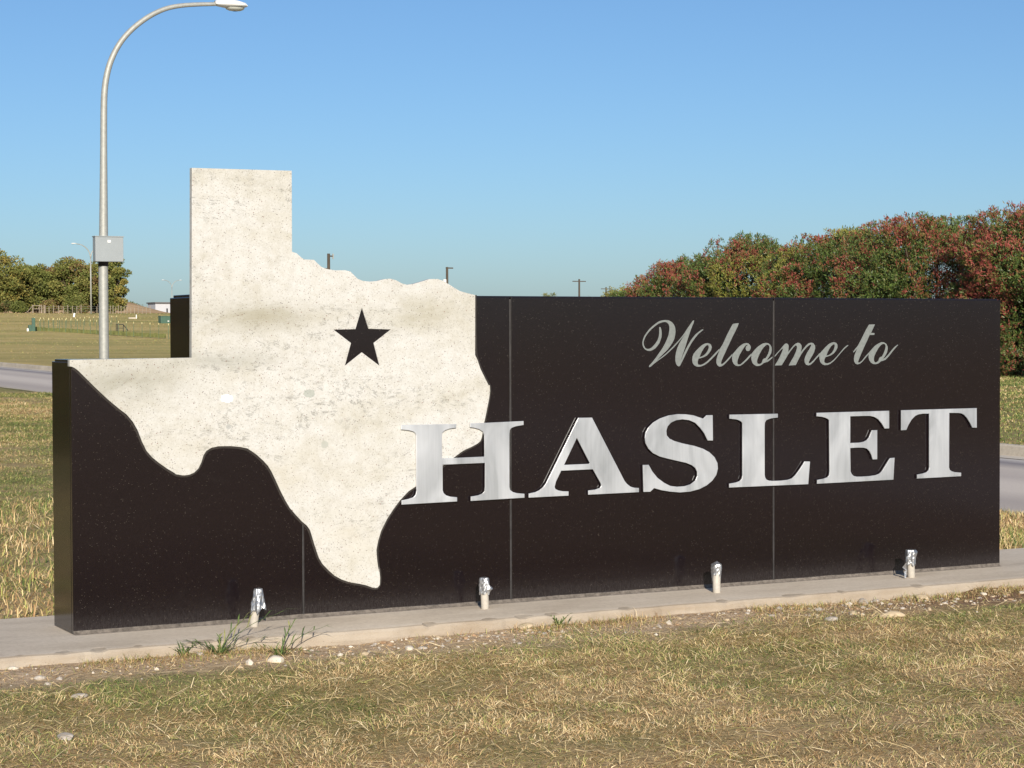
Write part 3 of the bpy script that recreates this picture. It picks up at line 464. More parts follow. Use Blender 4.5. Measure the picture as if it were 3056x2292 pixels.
# ---------------------------------------------------------------- grass (uncountable), gravel, stones, weeds
GM = [M('blade_'+n, c, .75, 0, .18, 3, .15) for n, c in (('pale', (.80,.66,.41)), ('straw', (.68,.53,.275)), ('tan', (.57,.40,.205)), ('brown', (.35,.215,.105)), ('olive', (.33,.295,.105)), ('green', (.16,.205,.06)), ('dark_green', (.075,.12,.036)), ('lime', (.40,.39,.13)))]
def blades(name, X, Y, ln, wd, col, tilt_lo, tilt_hi, head=None, lift=0.0, R_=rng):
    n = len(X); Z = gz(X, Y)+lift; a = R_.uniform(0, 2*np.pi, n) if head is None else head
    t1 = R_.uniform(tilt_lo, tilt_hi, n); t2 = np.minimum(t1+R_.uniform(.1, .9, n), 1.75); w = a+R_.normal(0, .5, n)
    b0 = np.stack([X, Y, Z-.004], -1)
    d1 = np.stack([np.sin(t1)*np.cos(a), np.sin(t1)*np.sin(a), np.cos(t1)], -1); d2 = np.stack([np.sin(t2)*np.cos(w), np.sin(t2)*np.sin(w), np.cos(t2)], -1)
    m = b0+d1*(ln*.55)[:, None]; e = m+d2*(ln*.45)[:, None]; s = np.stack([-np.sin(a), np.cos(a), R_.normal(0, .3, n)], -1)*(wd*.5)[:, None]
    V = np.stack([b0-s, b0+s, m-s*.85, m+s*.85, e], 1).reshape(-1, 3); k = np.arange(n)*5
    tri = np.stack([np.stack([k, k+1, k+3], -1), np.stack([k, k+3, k+2], -1), np.stack([k+2, k+3, k+4], -1)], 1).reshape(-1, 3)
    return V, tri, np.repeat(col, 3)
def pick(X, Y, green, R_=rng):
    """material index from patchy noise: straw and tan with greener patches"""
    g = .5+1.25*(fbm(X, Y, 1.5, 20)*.6+fbm(X, Y, .35, 25)*.4-.5)+R_.normal(0, .15, len(X))+green; d = fbm(X, Y, 2.2, 31)+R_.normal(0, .25, len(X))
    c = np.where(g > .74, R_.choice([5, 6, 5, 7, 5], len(X)), np.where(g > .62, R_.choice([4, 5, 7, 1, 5], len(X)), np.where(g > .48, R_.choice([1, 2, 4, 2, 3, 7], len(X)), R_.choice([0, 1, 2, 2, 1, 3, 3, 2], len(X)))))
    return np.where((d > .95) & (c < 3), 3, c)
def wedge(n, px0, px1, z0, z1, pw=1.0):
    u = rng.random(n); Z = (z0**(pw+1)+u*(z1**(pw+1)-z0**(pw+1)))**(1/(pw+1)); px = rng.uniform(px0, px1, n) if px1 is not None else px0
    d = cf[None]+cr[None]*((px-1528)/FPX)[:, None]; h = np.hypot(cf[0], cf[1]); return CAM[0]+d[:,0]*Z/1, CAM[1]+d[:,1]*Z, Z
def bare(X, Y):
    """0 on trodden soil by the footing, 1 on lawn"""
    wob = (fbm(X, Y, 1.7, 40)-.5)*.55; edge = -.70-.15*np.clip((.9-X)/1.2, 0, 1)-.26*np.clip((X-3.9)/1.3, 0, 1)+.06*np.exp(-((X-2.6)/.8)**2)
    return np.clip((edge-(Y+wob))/.22, 0, 1)
parts = []
n = 560000; X, Y, Zc = wedge(n, -400, 3456, 6.6, 13.6); keep = (Y < -.56) & (rng.random(n) < .04+.96*bare(X, Y)); X, Y, Zc = X[keep], Y[keep], Zc[keep]
tuft = fbm(X, Y, 5.5, 50); kk = rng.random(len(X)) < .45+.8*tuft; X, Y, Zc, tuft = X[kk], Y[kk], Zc[kk], tuft[kk]
edgeg = .15*np.exp(-((bare(X, Y)-.6)/.4)**2)-.04+.10*np.exp(-((Y+1.15)/.35)**2)+.16*(fbm(X, Y, .8, 77)-.5)+.05*np.clip((Y+2.6)/1.5, 0, 1)
parts.append(blades('b', X, Y, rng.uniform(.014, .052, len(X))*(.45+1.25*tuft)*(.55+.45*bare(X, Y)), rng.uniform(.0015, .0033, len(X)), pick(X, Y, edgeg+.05), .75, 1.56, head=(fbm(X, Y, 1.8, 90)*2.4+fbm(X, Y, .5, 95)*2)*6.283+rng.normal(0, 1.15, len(X))))
n = 15000; X, Y, Zc = wedge(n, -300, 3356, 6.6, 13.2); keep = (Y < -.62) & (rng.random(n) < .25+bare(X, Y)); X, Y = X[keep], Y[keep]     # longer dead stems lying on top
parts.append(blades('b', X, Y, rng.uniform(.04, .15, len(X)), rng.uniform(.0015, .003, len(X)), rng.choice([0, 1, 1, 1, 7, 2], len(X)), 1.0, 1.55, lift=.012))
def area(n, fn, ln, wd, green, lo=.15, hi=1.1):
    X, Y, Zc = fn; keep = ~((X > -.95) & (X < 6.97) & (Y > -.6) & (Y < .755)) & ~((X > 9.19) & (X < 16.0)); X, Y, Zc = X[keep], Y[keep], Zc[keep]
    cl = fbm(X, Y, 2.6, 60); k2 = rng.random(len(X)) < .3+1.0*cl; X, Y, Zc, cl = X[k2], Y[k2], Zc[k2], cl[k2]; s = (Zc/12)**.55
    parts.append(blades('b', X, Y, rng.uniform(*ln, len(X))*s*(.6+.9*cl), rng.uniform(*wd, len(X))*s, pick(X, Y, green), lo, hi))
area(1, wedge(190000, -180, 290, 10.6, 46, .4), (.013, .045), (.0017, .0036), .20, .7, 1.5)
area(1, wedge(60000, rng.normal(-200, 420, 60000), None, 10.6, 46, .4), (.015, .05), (.0025, .005), .17, .4, 1.4)
area(1, wedge(22000, 2880, 3400, 13.5, 19.5, 1), (.03, .09), (.003, .006), .10)
area(1, wedge(36000, 2850, 3350, 27, 64, .6), (.02, .05), (.004, .008), .30, .5, 1.4)
area(1, wedge(60000, rng.normal(3100, 700, 60000), None, 26, 70, .8), (.02, .05), (.006, .011), .30, .5, 1.4)
area(1, wedge(30000, rng.normal(3250, 350, 30000), None, 12.5, 20, .8), (.02, .06), (.003, .006), .12, .4, 1.4)
Xr, Yr = rng.uniform(-3, 9.1, 30000), rng.uniform(.8, 9, 30000); area(1, (Xr, Yr, np.full(30000, 15.)), (.04, .11), (.004, .008), .12)
n = 16000; X = rng.uniform(-.9, 6.6, n); Y = -.545-np.abs(rng.normal(0, .10, n)); k2 = (fbm(X, Y*.3, 2.6, 66)+rng.normal(0, .05, n) > .50+.06*(X < .6)+.05*(X > 4.2)); X, Y = X[k2], Y[k2]     # ragged grass creeping up to the footing
parts.append(blades('b', X, Y, rng.uniform(.015, .065, len(X)), rng.uniform(.0015, .0034, len(X)), rng.choice([1, 2, 2, 3, 4, 7, 5, 3], len(X)), .4, 1.5))
vo = 0; VV = []; FF = []; CC = []
for v, f, c in parts: VV.append(v); FF.append(f+vo); CC.append(c); vo += len(v)
gr = mesh('lawn_grass', np.concatenate(VV), np.concatenate(FF), GM, idx=np.concatenate(CC)); tag(gr, 'short dry mown lawn grass, straw brown with greener patches', 'grass', kind='stuff')
# coarse clumps in the field across the road
n = 14000; X, Y, Zc = wedge(n, -150, 700, 74, 250, .2); keep = X > 17; X, Y, Zc = X[keep], Y[keep], Zc[keep]; s = Zc/100
v, f, c = blades('b', X, Y, rng.uniform(.015, .05, len(X))*s, rng.uniform(.02, .05, len(X))*s, np.where(fbm(X, Y, .06, 70)+rng.normal(0, .12, len(X)) > .52, rng.choice([4, 7, 4, 7], len(X)), rng.choice([2, 2, 4, 7], len(X))), .5, 1.4)
tag(mesh('field_grass', v, f, GM, idx=c), 'rough mown field grass across the road', 'grass', kind='stuff')

STONE = [M('limestone_'+a, c, .85, 0, .25, 14, .2, .4) for a, c in (('pale', (.60,.54,.45)), ('buff', (.50,.40,.265)), ('rust', (.40,.27,.165)), ('grey', (.40,.36,.31)))]
def rock(name, x, y, sx, sy, sz, mi, seed, label=None):
    R_ = np.random.default_rng(seed); bm = bmesh.new(); bmesh.ops.create_icosphere(bm, subdivisions=3, radius=1)
    cut = R_.normal(0, 1, (7, 3)); cut /= np.linalg.norm(cut, axis=1)[:, None]; rot = R_.uniform(0, 3.1); z0 = float(gz(x, y))
    V = []
    for v in bm.verts:
        p = np.array(v.co)
        for c_ in cut:
            d = p@c_-.72
            if d > 0: p = p-c_*d*.9
        p = p*(1+R_.normal(0, .012)); px_, py_ = p[0]*sx, p[1]*sy; V.append((x+px_*math.cos(rot)-py_*math.sin(rot), y+px_*math.sin(rot)+py_*math.cos(rot), z0+sz*.35+p[2]*sz))
    F = [tuple(v.index for v in f.verts) for f in bm.faces]; bm.free()
    o = mesh(name, V, F, STONE[mi], loc=(x, y, z0))
    return tag(o, label, 'stone', 'loose limestone lumps along the footing')
def gpx(px, py, z=-.08):
    d = ray(px, py); k = (z-CAM[2])/d[2]; p = CAM+d*k; return p[0], min(p[1], -.555)
for px, py, s, mi, lab in ((822, 1975, .048, 0, 'white angular rock in the soil just right of the big green weed'), (1505, 1870, .050, 1, 'rounded yellowish rock against the footing below the second pipe stub'), (2660, 1842, .062, 1, 'large flat buff rock lying in grass below the last pipe stub'),
    (2482, 1850, .040, 3, 'grey flat rock half sunk at the lawn edge left of the buff slab rock'), (2525, 1795, .048, 3, 'grey boulder lump near the footing left of the last pipe stub'), (2570, 1765, .022, 1, 'small buff stone resting against the footing riser'), (24, 2005, .024, 0, 'pale pebble rock at the far left edge of the photo'), (115, 2030, .030, 0, 'flattish white rock in soil near the left edge'),
    (238, 2078, .034, 3, 'pale greyish rock in thin grass below the left corner of the sign'), (197, 2204, .040, 3, 'low dull stone in the lawn at lower left'), (2750, 1795, .046, 1, 'buff wedge shaped rock in the rubble under the sign\'s right end'), (1220, 1940, .034, 0, 'white broken rock in the rubble below the map\'s tip'), (2935, 1783, .022, 0, 'small white rock on dark red soil at right'), (2795, 1780, .022, 0, 'small whitish rock beside the buff wedge shaped rock'),
    (2615, 1802, .028, 3, 'greyish rock between two bigger lumps in the rubble'), (1262, 1938, .024, 3, 'small grey rock touching the white broken rock'), (2545, 1832, .030, 1, 'tan rock in rubble midway between lawn and footing')):
    x, y = gpx(px, py); k = 1+.25*rng.random(); rock('rock', x, y, s*k, s*.72, s*.45, mi, int(px*7+py), lab)
def rubble(n):
    VV = []; FF = []; CC = []; base = []; bm = bmesh.new(); bmesh.ops.create_icosphere(bm, subdivisions=1, radius=1); base = np.array([v.co[:] for v in bm.verts]); bf = np.array([[v.index for v in f.verts] for f in bm.faces]); bm.free(); k = 0
    while k < n:
        x = rng.uniform(-1.6, 7.0); y = -.56-abs(rng.normal(0, .17)); dens = .25+.75*np.exp(-((x-1.9)/.7)**2)+.9*np.exp(-((x-4.6)/1.0)**2)
        if rng.random() > dens*.7: continue
        s = rng.lognormal(-5.0, .55); s = min(s, .026); p = base*(1+rng.normal(0, .24, base.shape))*np.array([s, s*rng.uniform(.6, 1), s*rng.uniform(.35, .7)]); a = rng.uniform(0, 6.3)
        p = np.stack([p[:,0]*math.cos(a)-p[:,1]*math.sin(a), p[:,0]*math.sin(a)+p[:,1]*math.cos(a), p[:,2]], -1)+np.array([x, y, float(gz(x, y))+s*.15])
        FF.append(bf+len(VV)*len(base)); VV.append(p); CC += [int(rng.choice([0, 1, 1, 2, 3, 3]))]*len(bf); k += 1
    return tag(mesh('gravel', np.concatenate(VV), np.concatenate(FF), STONE, idx=CC), 'scattered limestone chips and gravel on bare soil along the footing', 'gravel', kind='stuff')
rubble(1000)
n = 5000; X = rng.uniform(-1.6, 7, n); Y = -.55-np.abs(rng.normal(0, .2, n)); v, f, c = blades('b', X, Y, rng.uniform(.012, .07, n), rng.uniform(.0018, .0035, n), rng.choice([0, 1, 2, 2, 3, 3], n), 1.15, 1.6, lift=.004)
tag(mesh('dead_litter', v, f, GM, idx=c), 'dead grass clippings strewn on the bare soil strip', 'litter', kind='stuff')
WG = [leafm('weed_green', (.12,.18,.05)), leafm('weed_dark', (.06,.10,.028)), leafm('weed_yellow', (.24,.24,.085))]
def weed(x, y, stems, label, seed):
    R_ = np.random.default_rng(seed); z0 = float(gz(x, y)); VV = []; FF = []; CC = []
    def blade(p, a, up, l, w, ci):
        d = np.array([math.cos(a)*math.cos(up), math.sin(a)*math.cos(up), math.sin(up)]); s = np.array([-math.sin(a), math.cos(a), 0])*w/2; m = p+d*l*.5; e = p+d*l+np.array([0, 0, -l*.22]); n = len(VV)
        VV.extend([p-s*.5, p+s*.5, m-s, m+s, e]); FF.extend([(n, n+1, n+3), (n, n+3, n+2), (n+2, n+3, n+4)]); CC.extend([ci]*3)
    for a, l, up in stems:
        p = np.array([x, y, z0]); steps = 7
        for i in range(steps):
            d = np.array([math.cos(a)*math.cos(up), math.sin(a)*math.cos(up), math.sin(up)]); q_ = p+d*l/steps; s = np.array([-math.sin(a), math.cos(a), 0])*.0036; n = len(VV)
            VV.extend([p-s, p+s, q_+s, q_-s]); FF.extend([(n, n+1, n+2), (n, n+2, n+3)]); CC.extend([0, 0]); p = q_; up -= .10
            blade(p, a+R_.uniform(.4, 1.1)*(1 if i % 2 else -1), up+R_.uniform(.1, .6), l*R_.uniform(.26, .48), .0075, int(R_.choice([0, 1, 0, 2])))
        blade(p, a, up+.2, l*.4, .007, 0)
    for i in range(len(stems)*7): blade(np.array([x+R_.normal(0, .02), y+R_.normal(0, .015), z0]), R_.uniform(0, 6.28), R_.uniform(.15, 1.2), R_.uniform(.04, .12), .006, int(R_.choice([0, 1, 1, 2])))
    return tag(mesh('weed', VV, FF, WG, idx=CC, loc=(x, y, z0)), label, 'weed', 'green weeds at the foot of the slab')
x, y = gpx(655, 1966); weed(x, y, [(.15, .34, .80), (.0, .26, .50), (1.2, .10, 1.1), (2.6, .16, .7), (-.6, .14, .5), (3.0, .17, .6), (.5, .22, 1.0)], 'biggest green weed, long runner reaching right over the slab edge', 1)
x, y = gpx(548, 1972); weed(x, y, [(2.6, .10, .7), (.5, .12, .7), (1.5, .06, 1.0)], 'small sparse weed left of the biggest weed', 2)
x, y = gpx(838, 1962); weed(x, y, [(.2, .26, .75), (.6, .17, 1.25), (2.7, .12, .7), (-.3, .16, .4)], 'weed with an upright seed stalk just above the white angular rock', 3)
x, y = gpx(1645, 1872); weed(x, y, [(2.2, .07, 1.0), (.5, .09, .8), (1.2, .05, .7)], 'low tuft of weed touching the footing between the middle pipe stubs', 4)

# ---------------------------------------------------------------- street lamps
LYP = 29.4
def crv(pts): return [np.array(on_y(200+a/3.687, b/3.687, LYP)) for a, b in pts]
base = ground_at(309, 40.0); base[1] = LYP; bx = on_y(310, 1070, LYP)[0]; bz = float(zbase(bx, LYP))
lamp = thing('street_lamp', (bx, LYP, bz), 'tall near street lamp with a curved arm and a grey box on its pole', 'street lamp')
arm = crv([(403, 1659), (404, 1250), (408, 1050), (425, 880), (470, 690), (560, 500), (680, 350), (830, 225), (980, 135), (1120, 82), (1280, 57), (1450, 48), (1630, 45)])
xb_ = on_y(310, 1000, LYP)[0]
pole = [np.array([xb_, LYP, bz-.3]), np.array([xb_, LYP, on_y(310, 790, LYP)[2]]), np.array([on_y(309, 705, LYP)[0], LYP, on_y(309, 705, LYP)[2]]), arm[0]]
# smooth the arm
A_ = np.array(arm)
for _ in range(2): A_ = np.concatenate([[A_[0]]]+[[.75*A_[i]+.25*A_[i+1], .25*A_[i]+.75*A_[i+1]] for i in range(len(A_)-1)]+[[A_[-1]]])
B().tube(pole, [.099, .094, .088, .070], 20, False).build('pole', GALV, lamp, True)
B().tube(list(A_), list(np.linspace(.0702, .040, len(A_))), 20, False).build('arm', GALV, lamp, True)
def head(parent, p0, dirx, L_, k, mat, lens):
    V = []; F = []; secs = [(0, .05, .05, .02), (.08, .10, .07, -.05), (.35, .155, .085, -.075), (.65, .165, .08, -.075), (.9, .12, .05, -.05), (1.0, .04, .015, -.02)]; n = 14; dx = np.array([dirx, 0, 0.]); 
    for s, w, up, dn in secs:
        for i in range(n):
            a = 2*math.pi*i/n; V.append(np.array(p0)+dx*s*L_+np.array([0, math.cos(a)*w*k, (math.sin(a)*up if math.sin(a) > 0 else math.sin(a)*abs(dn)*.7)*k]))
    for j in range(len(secs)-1):
        for i in range(n): F.append((j*n+i, j*n+(i+1) % n, (j+1)*n+(i+1) % n, (j+1)*n+i))
    F.append(tuple(range(n))); F.append(tuple((len(secs)-1)*n+i for i in reversed(range(n))))
    h = mesh('lamp_head', V, F, mat, parent, smooth=True)
    c = np.array(p0)+dx*L_*.62+np.array([0, 0, -.045*k]); V = []; F = []; m = 14
    for j in range(4):
        for i in range(m):
            a = 2*math.pi*i/m; r_ = math.cos(j/3*1.35); V.append(c+np.array([math.cos(a)*.26*L_*r_*1.15, math.sin(a)*.13*k*r_, -math.sin(j/3*1.35)*.055*k]))
    for j in range(3):
        for i in range(m): F.append((j*m+(i+1) % m, j*m+i, (j+1)*m+i, (j+1)*m+(i+1) % m))
    F.append(tuple(3*m+i for i in range(m)))
    mesh('lens', V, F, lens, h, smooth=True)
    return h
HEADM = M('lamp_housing', (.78,.79,.78), .45, 0, .05, 4, .5)
hp = on_y(641, 11, LYP); head(lamp, hp, 1, on_y(737, 11, LYP)[0]-hp[0], 1.25, HEADM, LENS)
hc = hp+np.array([.35, 0, .085]); B().tube([hc, hc+np.array([0, 0, .07])], [.045, .04], 12).build('photocell', WHITE, lamp, True)
a0 = on_y(278, 781, LYP-.13); a1 = on_y(361, 707, LYP-.13)
bxo = B().box((a0[0], LYP-.30, a0[2]), (a1[0], LYP-.10, a1[2]), .012).build('control_box', GREYBOX, lamp)
B().box((a0[0]-.012, LYP-.315, a1[2]-.012), (a1[0]+.012, LYP-.09, a1[2]+.006), .004).build('lid', GREYBOX, bxo)
s0 = on_y(321, 724, LYP-.303); s1 = on_y(330, 716.5, LYP-.303); B().box((s0[0], LYP-.312, s0[2]), (s1[0], LYP-.295, s1[2])).build('sticker', WHITE, bxo)
z1 = on_y(310, 781, LYP)[2]; z2 = on_y(310, 794, LYP)[2]; B().tube([(xb_, LYP, z2), (xb_, LYP, z1+.05)], .103, 20).build('clamp_band', DARKM, lamp, True)

def twin(p, h, span, label, side=1.0):
    t = thing('street_lamp', p, label, 'street lamp', 'distant twin armed street lamps'); x, y, z = p
    B().tube([(x, y, z-.3), (x, y, z+h*.5), (x, y, z+h*.80)], [.11, .085, .07], 12).build('pole', GALV, t, True)
    for sgn in (-1, 1):
        u = [(x, y, z+h*.79)]
        for k in range(1, 9): a = k/8*math.pi/2; u.append((x+sgn*span*.8*(1-math.cos(a)), y, z+h*.79+(h*.205)*math.sin(a)))
        u.append((x+sgn*span*.86, y, z+h)); B().tube(u, [.07]*2+[.06]*4+[.05]*4, 8).build('arm', GALV, t, True)
        head(t, (x+sgn*span*.84, y, z+h), sgn, span*.28, .9, HEADM, LENS)
    return t
twin(ground_at(272.5, 238), 8.4, 2.1, 'twin armed street lamp standing in front of the trees behind the near pole')
twin(ground_at(514, 425), 8.6, 2.0, 'farthest twin armed street lamp in open sky left of the white map')

# ---------------------------------------------------------------- trees and shrubs
def leafquads(P, N, ln, wd, R_):
    """diamond leaves at P, axis N"""
    n = len(P); N = N/np.linalg.norm(N, axis=1)[:, None]; r = R_.normal(0, 1, (n, 3)); s = np.cross(N, r); s /= np.linalg.norm(s, axis=1)[:, None]+1e-9
    u = np.cross(N, s); mid = P+N*(ln*.5)[:, None]+u*(ln*.10)[:, None]
    V = np.stack([P, mid+s*(wd*.5)[:, None], P+N*ln[:, None], mid-s*(wd*.5)[:, None]], 1).reshape(-1, 3); k = np.arange(n)*4
    return V, np.stack([k, k+1, k+2, k+3], -1)
TM = {'olive': leafm('tree_olive', (.19,.185,.05), .6, .2, .3), 'gold': leafm('tree_gold', (.255,.205,.052), .6, .2, .3), 'green': leafm('tree_green', (.135,.155,.04), .6, .2, .3), 'dark': leafm('tree_dark', (.06,.07,.022), .6, .2, .3), 'brown': leafm('tree_brown', (.20,.135,.06), .6, .2, .3)}
BARK = bark('grey_bark', (.14,.105,.075))
def tree(p, w, h, mix, label, seed, nleaf=7000, low=.12, name='field_tree', group='trees along the far fence', leaf=.26, cat='tree'):
    R_ = np.random.default_rng(seed); t = thing(name, p, label, cat, group); p = np.array(p); b = B()
    nst = 3
    for i in range(nst):
        a = 6.28*i/nst+R_.uniform(0, 1); top = p+np.array([math.cos(a)*w*.18, math.sin(a)*w*.18, h*.6]); m = p+np.array([math.cos(a)*w*.10, math.sin(a)*w*.10, h*.25])
        b.tube([p+np.array([math.cos(a)*.1, math.sin(a)*.1, -.2]), m, top], [.16*h/7, .11*h/7, .04*h/7], 7)
        for k in range(3):
            e = top+np.array([R_.normal(0, w*.2), R_.normal(0, w*.2), R_.uniform(-.05, .25)*h]); b.tube([m*.4+top*.6, (m+top+e)/3+np.array([0, 0, .1*h]), e], [.06*h/7, .04*h/7, .015*h/7], 5)
    b.build('trunk', BARK, t)
    nc = int(46+w*7); C_ = []
    while len(C_) < nc:
        u = R_.uniform(-1, 1, 3)
        if np.linalg.norm(u) < 1 and np.linalg.norm(u) > .25: C_.append(u)
    C_ = np.array(C_); cz = low*h+(1-low)*h*.5; C_ = p+np.stack([C_[:,0]*w*.46, C_[:,1]*w*.46, cz+C_[:,2]*(1-low)*h*.46], -1)
    which = R_.integers(0, nc, nleaf); sr = R_.uniform(.35, .85, nc)*w*.17; off = R_.normal(0, 1, (nleaf, 3)); off /= np.linalg.norm(off, axis=1)[:, None]; off *= (R_.random(nleaf)**.4)[:, None]
    P = C_[which]+off*sr[which][:, None]*np.array([1.25, 1.25, .75]); Nn = off+R_.normal(0, .7, (nleaf, 3)); names = list(mix); pr = np.array([mix[k] for k in names], float); pr /= pr.sum()
    cc = R_.choice(len(names), nc, p=pr); ci = np.where(R_.random(nleaf) < .65, cc[which], R_.choice(len(names), nleaf, p=pr)); k_ = P[:,2] > p[2]+.15; P, Nn, ci = P[k_], Nn[k_], ci[k_]
    v, f = leafquads(P, Nn, R_.uniform(.7, 1.5, len(P))*leaf, R_.uniform(.45, .9, len(P))*leaf, R_)
    mesh('crown', v, f, [TM[k] for k in names], t, idx=ci)
    return t
for px, Z, w, h, mx, lab, sd in (
    (-12, 250, 5.8, 7.9, dict(olive=4, gold=3, green=2), 'golden olive tree at the far left edge, tallest of its row', 1), (62, 262, 4.0, 6.4, dict(olive=3, green=4, dark=1), 'dull green tree just right of the tallest golden tree', 2), (112, 255, 4.2, 6.2, dict(green=4, olive=3, dark=1), 'dark green bushy tree in the middle of the field tree row', 3),
    (158, 262, 3.6, 6.0, dict(olive=3, gold=2, brown=2), 'olive brown tree just left of the round topped tree', 4), (222, 256, 4.8, 7.0, dict(olive=4, green=3, brown=1), 'round topped olive tree left of the twin lamp pole', 5), (292, 262, 4.2, 6.9, dict(olive=3, green=3, dark=1), 'tree directly behind the near lamp pole under the grey box', 6), (342, 256, 3.5, 7.3, dict(olive=4, gold=1, green=3), 'rightmost olive tree of the row beside the bare mound', 7)):
    tree(ground_at(px, Z), w*(1.42 if px < 300 else 1.12), h*1.02, mx, lab, sd, 15000, .0 if px > 40 else .10)
for px, Z, w, h, mx, lab, sd in ((58, 246, 1.9, 1.4, dict(green=4, dark=1), 'round dark green bush under the tallest golden tree', 21), (146, 246, 1.8, 1.7, dict(olive=2, brown=3), 'brownish bush behind the wire fence', 22), (222, 246, 3.2, 2.5, dict(green=4, olive=2), 'broad bright green bush left of the twin lamp pole', 23), (250, 244, 1.3, 1.2, dict(green=2, brown=3), 'low brown bush at the foot of the twin lamp', 24), (18, 247, 2.2, 1.5, dict(dark=3, brown=2, green=2), 'dark low bush at the far left by the tree trunks', 25)):
    tree(ground_at(px, Z), w, h, mx, lab, sd, 3000, .0, 'bush', 'bushes along the far fence', .17, 'bush')
for px, Z, w, h, mx, lab, sd in ((1640, 360, 4.2, 4.4, dict(olive=2, green=3), 'small distant round tree above the sign between two utility poles', 31), (1760, 380, 4.6, 3.9, dict(olive=4, green=1), 'low distant olive tree right of the third utility pole', 32), (1842, 260, 4.3, 4.2, dict(olive=4, gold=1, green=1), 'pale olive bush beside the left end of the red shrubs', 33), (1875, 230, 2.6, 5.4, dict(olive=3, gold=2), 'thin wispy sapling sticking up at the left end of the red shrubs', 34), (316, 420, 8, 5.0, dict(green=3, dark=1), 'distant dark tree top beyond the bare mound', 35), (392, 430, 5, 4.4, dict(green=3, dark=1), 'small dark tree peeping over the bare mound', 36), (490, 470, 6, 4.2, dict(green=2, olive=1), 'small distant tree behind the white shed', 37)):
    tree(ground_at(px, Z), w, h, mx, lab, sd, 2200 if sd != 34 else 420, .05, group='small distant trees', leaf=.22)

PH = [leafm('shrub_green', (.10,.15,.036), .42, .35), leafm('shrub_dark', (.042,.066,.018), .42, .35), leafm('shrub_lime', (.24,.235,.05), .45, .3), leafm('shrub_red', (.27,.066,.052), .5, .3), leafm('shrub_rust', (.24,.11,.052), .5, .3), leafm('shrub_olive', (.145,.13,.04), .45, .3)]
def shrub(x, y, w, h, red, label, seed, ns):
    ns = int(ns*1.4); R_ = np.random.default_rng(seed); z0 = float(gz(x, y)); t = thing('red_tip_shrub', (x, y, z0), label, 'shrub', 'row of red tipped shrubs across the road')
    b = B()
    for i in range(7):
        a = R_.uniform(0, 6.28); b.tube([(x+.3*math.cos(a), y+.3*math.sin(a), z0-.1), (x+w*.18*math.cos(a), y+w*.18*math.sin(a), z0+h*.4), (x+w*.32*math.cos(a), y+w*.32*math.sin(a), z0+h*.75)], [.07, .05, .02], 6)
    b.build('stems', BARK, t)
    d = R_.normal(0, 1, (ns, 3)); d /= np.linalg.norm(d, axis=1)[:, None]; d[:,2] = np.where(d[:,2] < -.9, -d[:,2], d[:,2])
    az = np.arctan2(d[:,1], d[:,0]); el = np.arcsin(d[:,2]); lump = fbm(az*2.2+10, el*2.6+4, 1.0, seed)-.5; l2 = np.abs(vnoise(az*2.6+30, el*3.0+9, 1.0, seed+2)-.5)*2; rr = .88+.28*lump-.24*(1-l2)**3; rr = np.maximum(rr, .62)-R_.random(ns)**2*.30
    sk = np.where(d[:,2] < 0, .97/np.sqrt(np.maximum(1-d[:,2]**2, .15)), 1.0); C_ = np.stack([x+d[:,0]*sk*rr*w*.5, y+d[:,1]*sk*rr*w*.5, z0+h*.48+d[:,2]*rr*h*np.where(d[:,2] < 0, .62, .58)], -1); nk = ns//6; C_[:nk,2] = z0+R_.uniform(-.05, .9, nk); ka = R_.uniform(0, 6.283, nk); kr = w*.5*R_.uniform(.80, 1.0, nk); C_[:nk,0] = x+np.cos(ka)*kr; C_[:nk,1] = y+np.sin(ka)*kr; ok = C_[:,2] > z0-.15; C_, d, rr, lump, az, el = C_[ok], d[ok], rr[ok], lump[ok], az[ok], el[ok]; ns = len(C_)
    # each shoot carries a whorl of leaves
    kn = 9; rd = fbm(C_[:,1]*1.0, C_[:,2]*1.0+C_[:,0], .8, seed+5)+R_.normal(0, .10, ns)+red+.10*(C_[:,2]-z0-h*.5)/h
    yl = vnoise(C_[:,1], C_[:,2], .5, seed+9)
    typ = np.where((rd > .60) & (rr > .58), 3, np.where(rd > .53, 4, np.where(yl > .78, 2, 0)))
    up = d*.8+np.array([0, 0, .75])+R_.normal(0, .25, (ns, 3)); up /= np.linalg.norm(up, axis=1)[:, None]
    P = np.repeat(C_, kn, 0)+R_.normal(0, .045, (ns*kn, 3)); Nn = np.repeat(up, kn, 0)*.75+R_.normal(0, .52, (ns*kn, 3)); ty = np.repeat(typ, kn); q_ = R_.random(ns*kn)
    ci = np.where(ty == 3, np.where(q_ < .62, 3, np.where(q_ < .82, 4, 5)), np.where(ty == 4, np.where(q_ < .35, 4, np.where(q_ < .5, 3, np.where(q_ < .8, 5, 0))), np.where(ty == 2, np.where(q_ < .55, 2, np.where(q_ < .8, 5, 0)), np.where(q_ < .55, 0, np.where(q_ < .80, 1, 5)))))
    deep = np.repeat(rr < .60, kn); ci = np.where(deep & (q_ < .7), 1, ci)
    v, f = leafquads(P, Nn, R_.uniform(.07, .15, len(P)), R_.uniform(.026, .046, len(P)), R_)
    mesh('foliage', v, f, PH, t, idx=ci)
    return t
